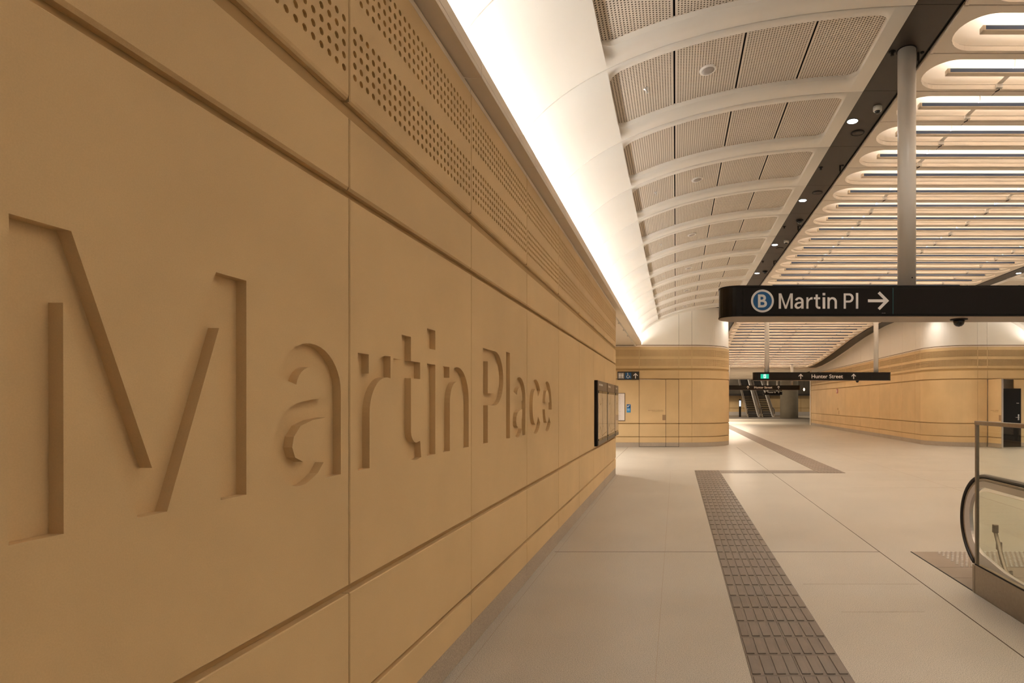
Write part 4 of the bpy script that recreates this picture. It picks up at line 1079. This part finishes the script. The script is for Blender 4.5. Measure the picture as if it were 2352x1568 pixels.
bd = B(); bd.box(-2, 20, 60.2, 95, 9, 9.2); bd.build('void_ceiling', DARKV, cf); bd = B(); bd.box(-2, 20, 60.0, 60.2, 4.02, 9); bd.build('bulkhead', DARKV, cf)
fc = T('round_column', 'massive round concrete column right of the distant escalators', 'column', (12.15, 62, 0)); fc.location = (12.1, 62, 0)
B().lathe((0, 0, 0), [(.95, 0), (.95, 7.5)], 48).build('shaft', COLM, fc)
def far_esc(x, lab):
    t = T('escalator', lab, 'escalator', (x, 64, 0), 'distant escalators rising to the street'); a = math.radians(30); L = 11
    st_ = B(); 
    for i in range(26): st_.box(-.5, .5, .4*i+.5, .4*i+.95, .0+.2*i if i else 0, .2*i+.13)
    st_.build('step', mat('step_black', (.012, .010, .009), .5), t)
    nz = B()
    for i in range(26): nz.box(-.5, .5, .4*i+.492, .4*i+.50, .2*i+.115, .2*i+.13)
    nz.build('step_nosing', mat('nosing', (.05, .045, .04), .5), t)
    for sx in (-.66, .66):
        def line(h, w, r_, y0=-.2): return [(sx+w, y0, h), (sx+w, .4, h), (sx+w, .9, h+.12)]+[(sx+w, .9+.4*k, h+.12+.2*k*1.0) for k in range(1, 25)]
        B().tube([(sx, -.0, .25), (sx, -.25, .35), (sx, -.38, .6), (sx, -.25, .9), (sx, 0, .97)]+line(.97, 0, 0, .1)[1:], .04, 8).build('handrail', RUBBER, t)
        s1 = -1 if sx > 0 else 1
        B().tube(line(.08, s1*.06, 0), .055, 6).build('skirt_trim', mat('pale_trim%.1f' % (x+sx), (.85, .82, .78), .35), t)
        g = B(); P = [(-.25, .1), (.4, .1), (10.4, 5.1), (10.4, 5.95), (.5, .93), (-.25, .85)]; g.prism(P, sx-.01, sx+.01, lambda p, q, d: (d, p, q)); g.build('side_panel', mat('esc_side%.1f' % (x+sx), (.30, .25, .20), .3, metal=.5), t)
        B().bbox(sx-.05, sx+.05, -.30, -.1, .06, .8, .02).build('newel', mat('newel_pale%.1f' % (x+sx), (.52, .43, .31), .4), t)
    return t
far_esc(8.55, 'distant left escalator with black steps rising away'); far_esc(10.15, 'distant right escalator beside the round column')
g2 = T('shop_display', 'tiny bright advertising screen left of the distant escalators', 'screen', (7.3, 66, 0)); 
B().bbox(-.12, .12, -.03, .03, 0, 2.0, .01).build('stand', DARKV, g2); B().box(-.09, .09, -.035, -.03, 1.2, 1.85).build('screen', SCREEN, g2)
g3 = T('wall_lamp', 'glowing lamp behind the distant right gap, high up', 'lamp', (15.9, 72, 3.2)); 
B().lathe((0, 0, 0), [(.05, -.12), (.10, 0), (.10, .12), (.05, .22)], 16).build('globe', SPOTG, g3); B().box(-.02, .02, -.02, .02, .5, 4.5).build('rod', DARKV, g3)
for i, (px, yy, zz, e) in enumerate([(6, 70, 8.5, 500), (12, 66, 8.5, 400), (5, 47, 3.95, 600), (5, 56, 3.95, 500), (4, 72, 2.4, 160)]):  # added fill lights without fittings, brighten the far hall
    l = bpy.data.lights.new('far_fill_light', 'AREA'); l.energy = e*.5; l.size = 2; l.color = (1, .82, .62)
    o = bpy.data.objects.new('far_fill_light', l); o.location = (px, yy, zz); o.name = 'far_fill_light'; COL.objects.link(o)
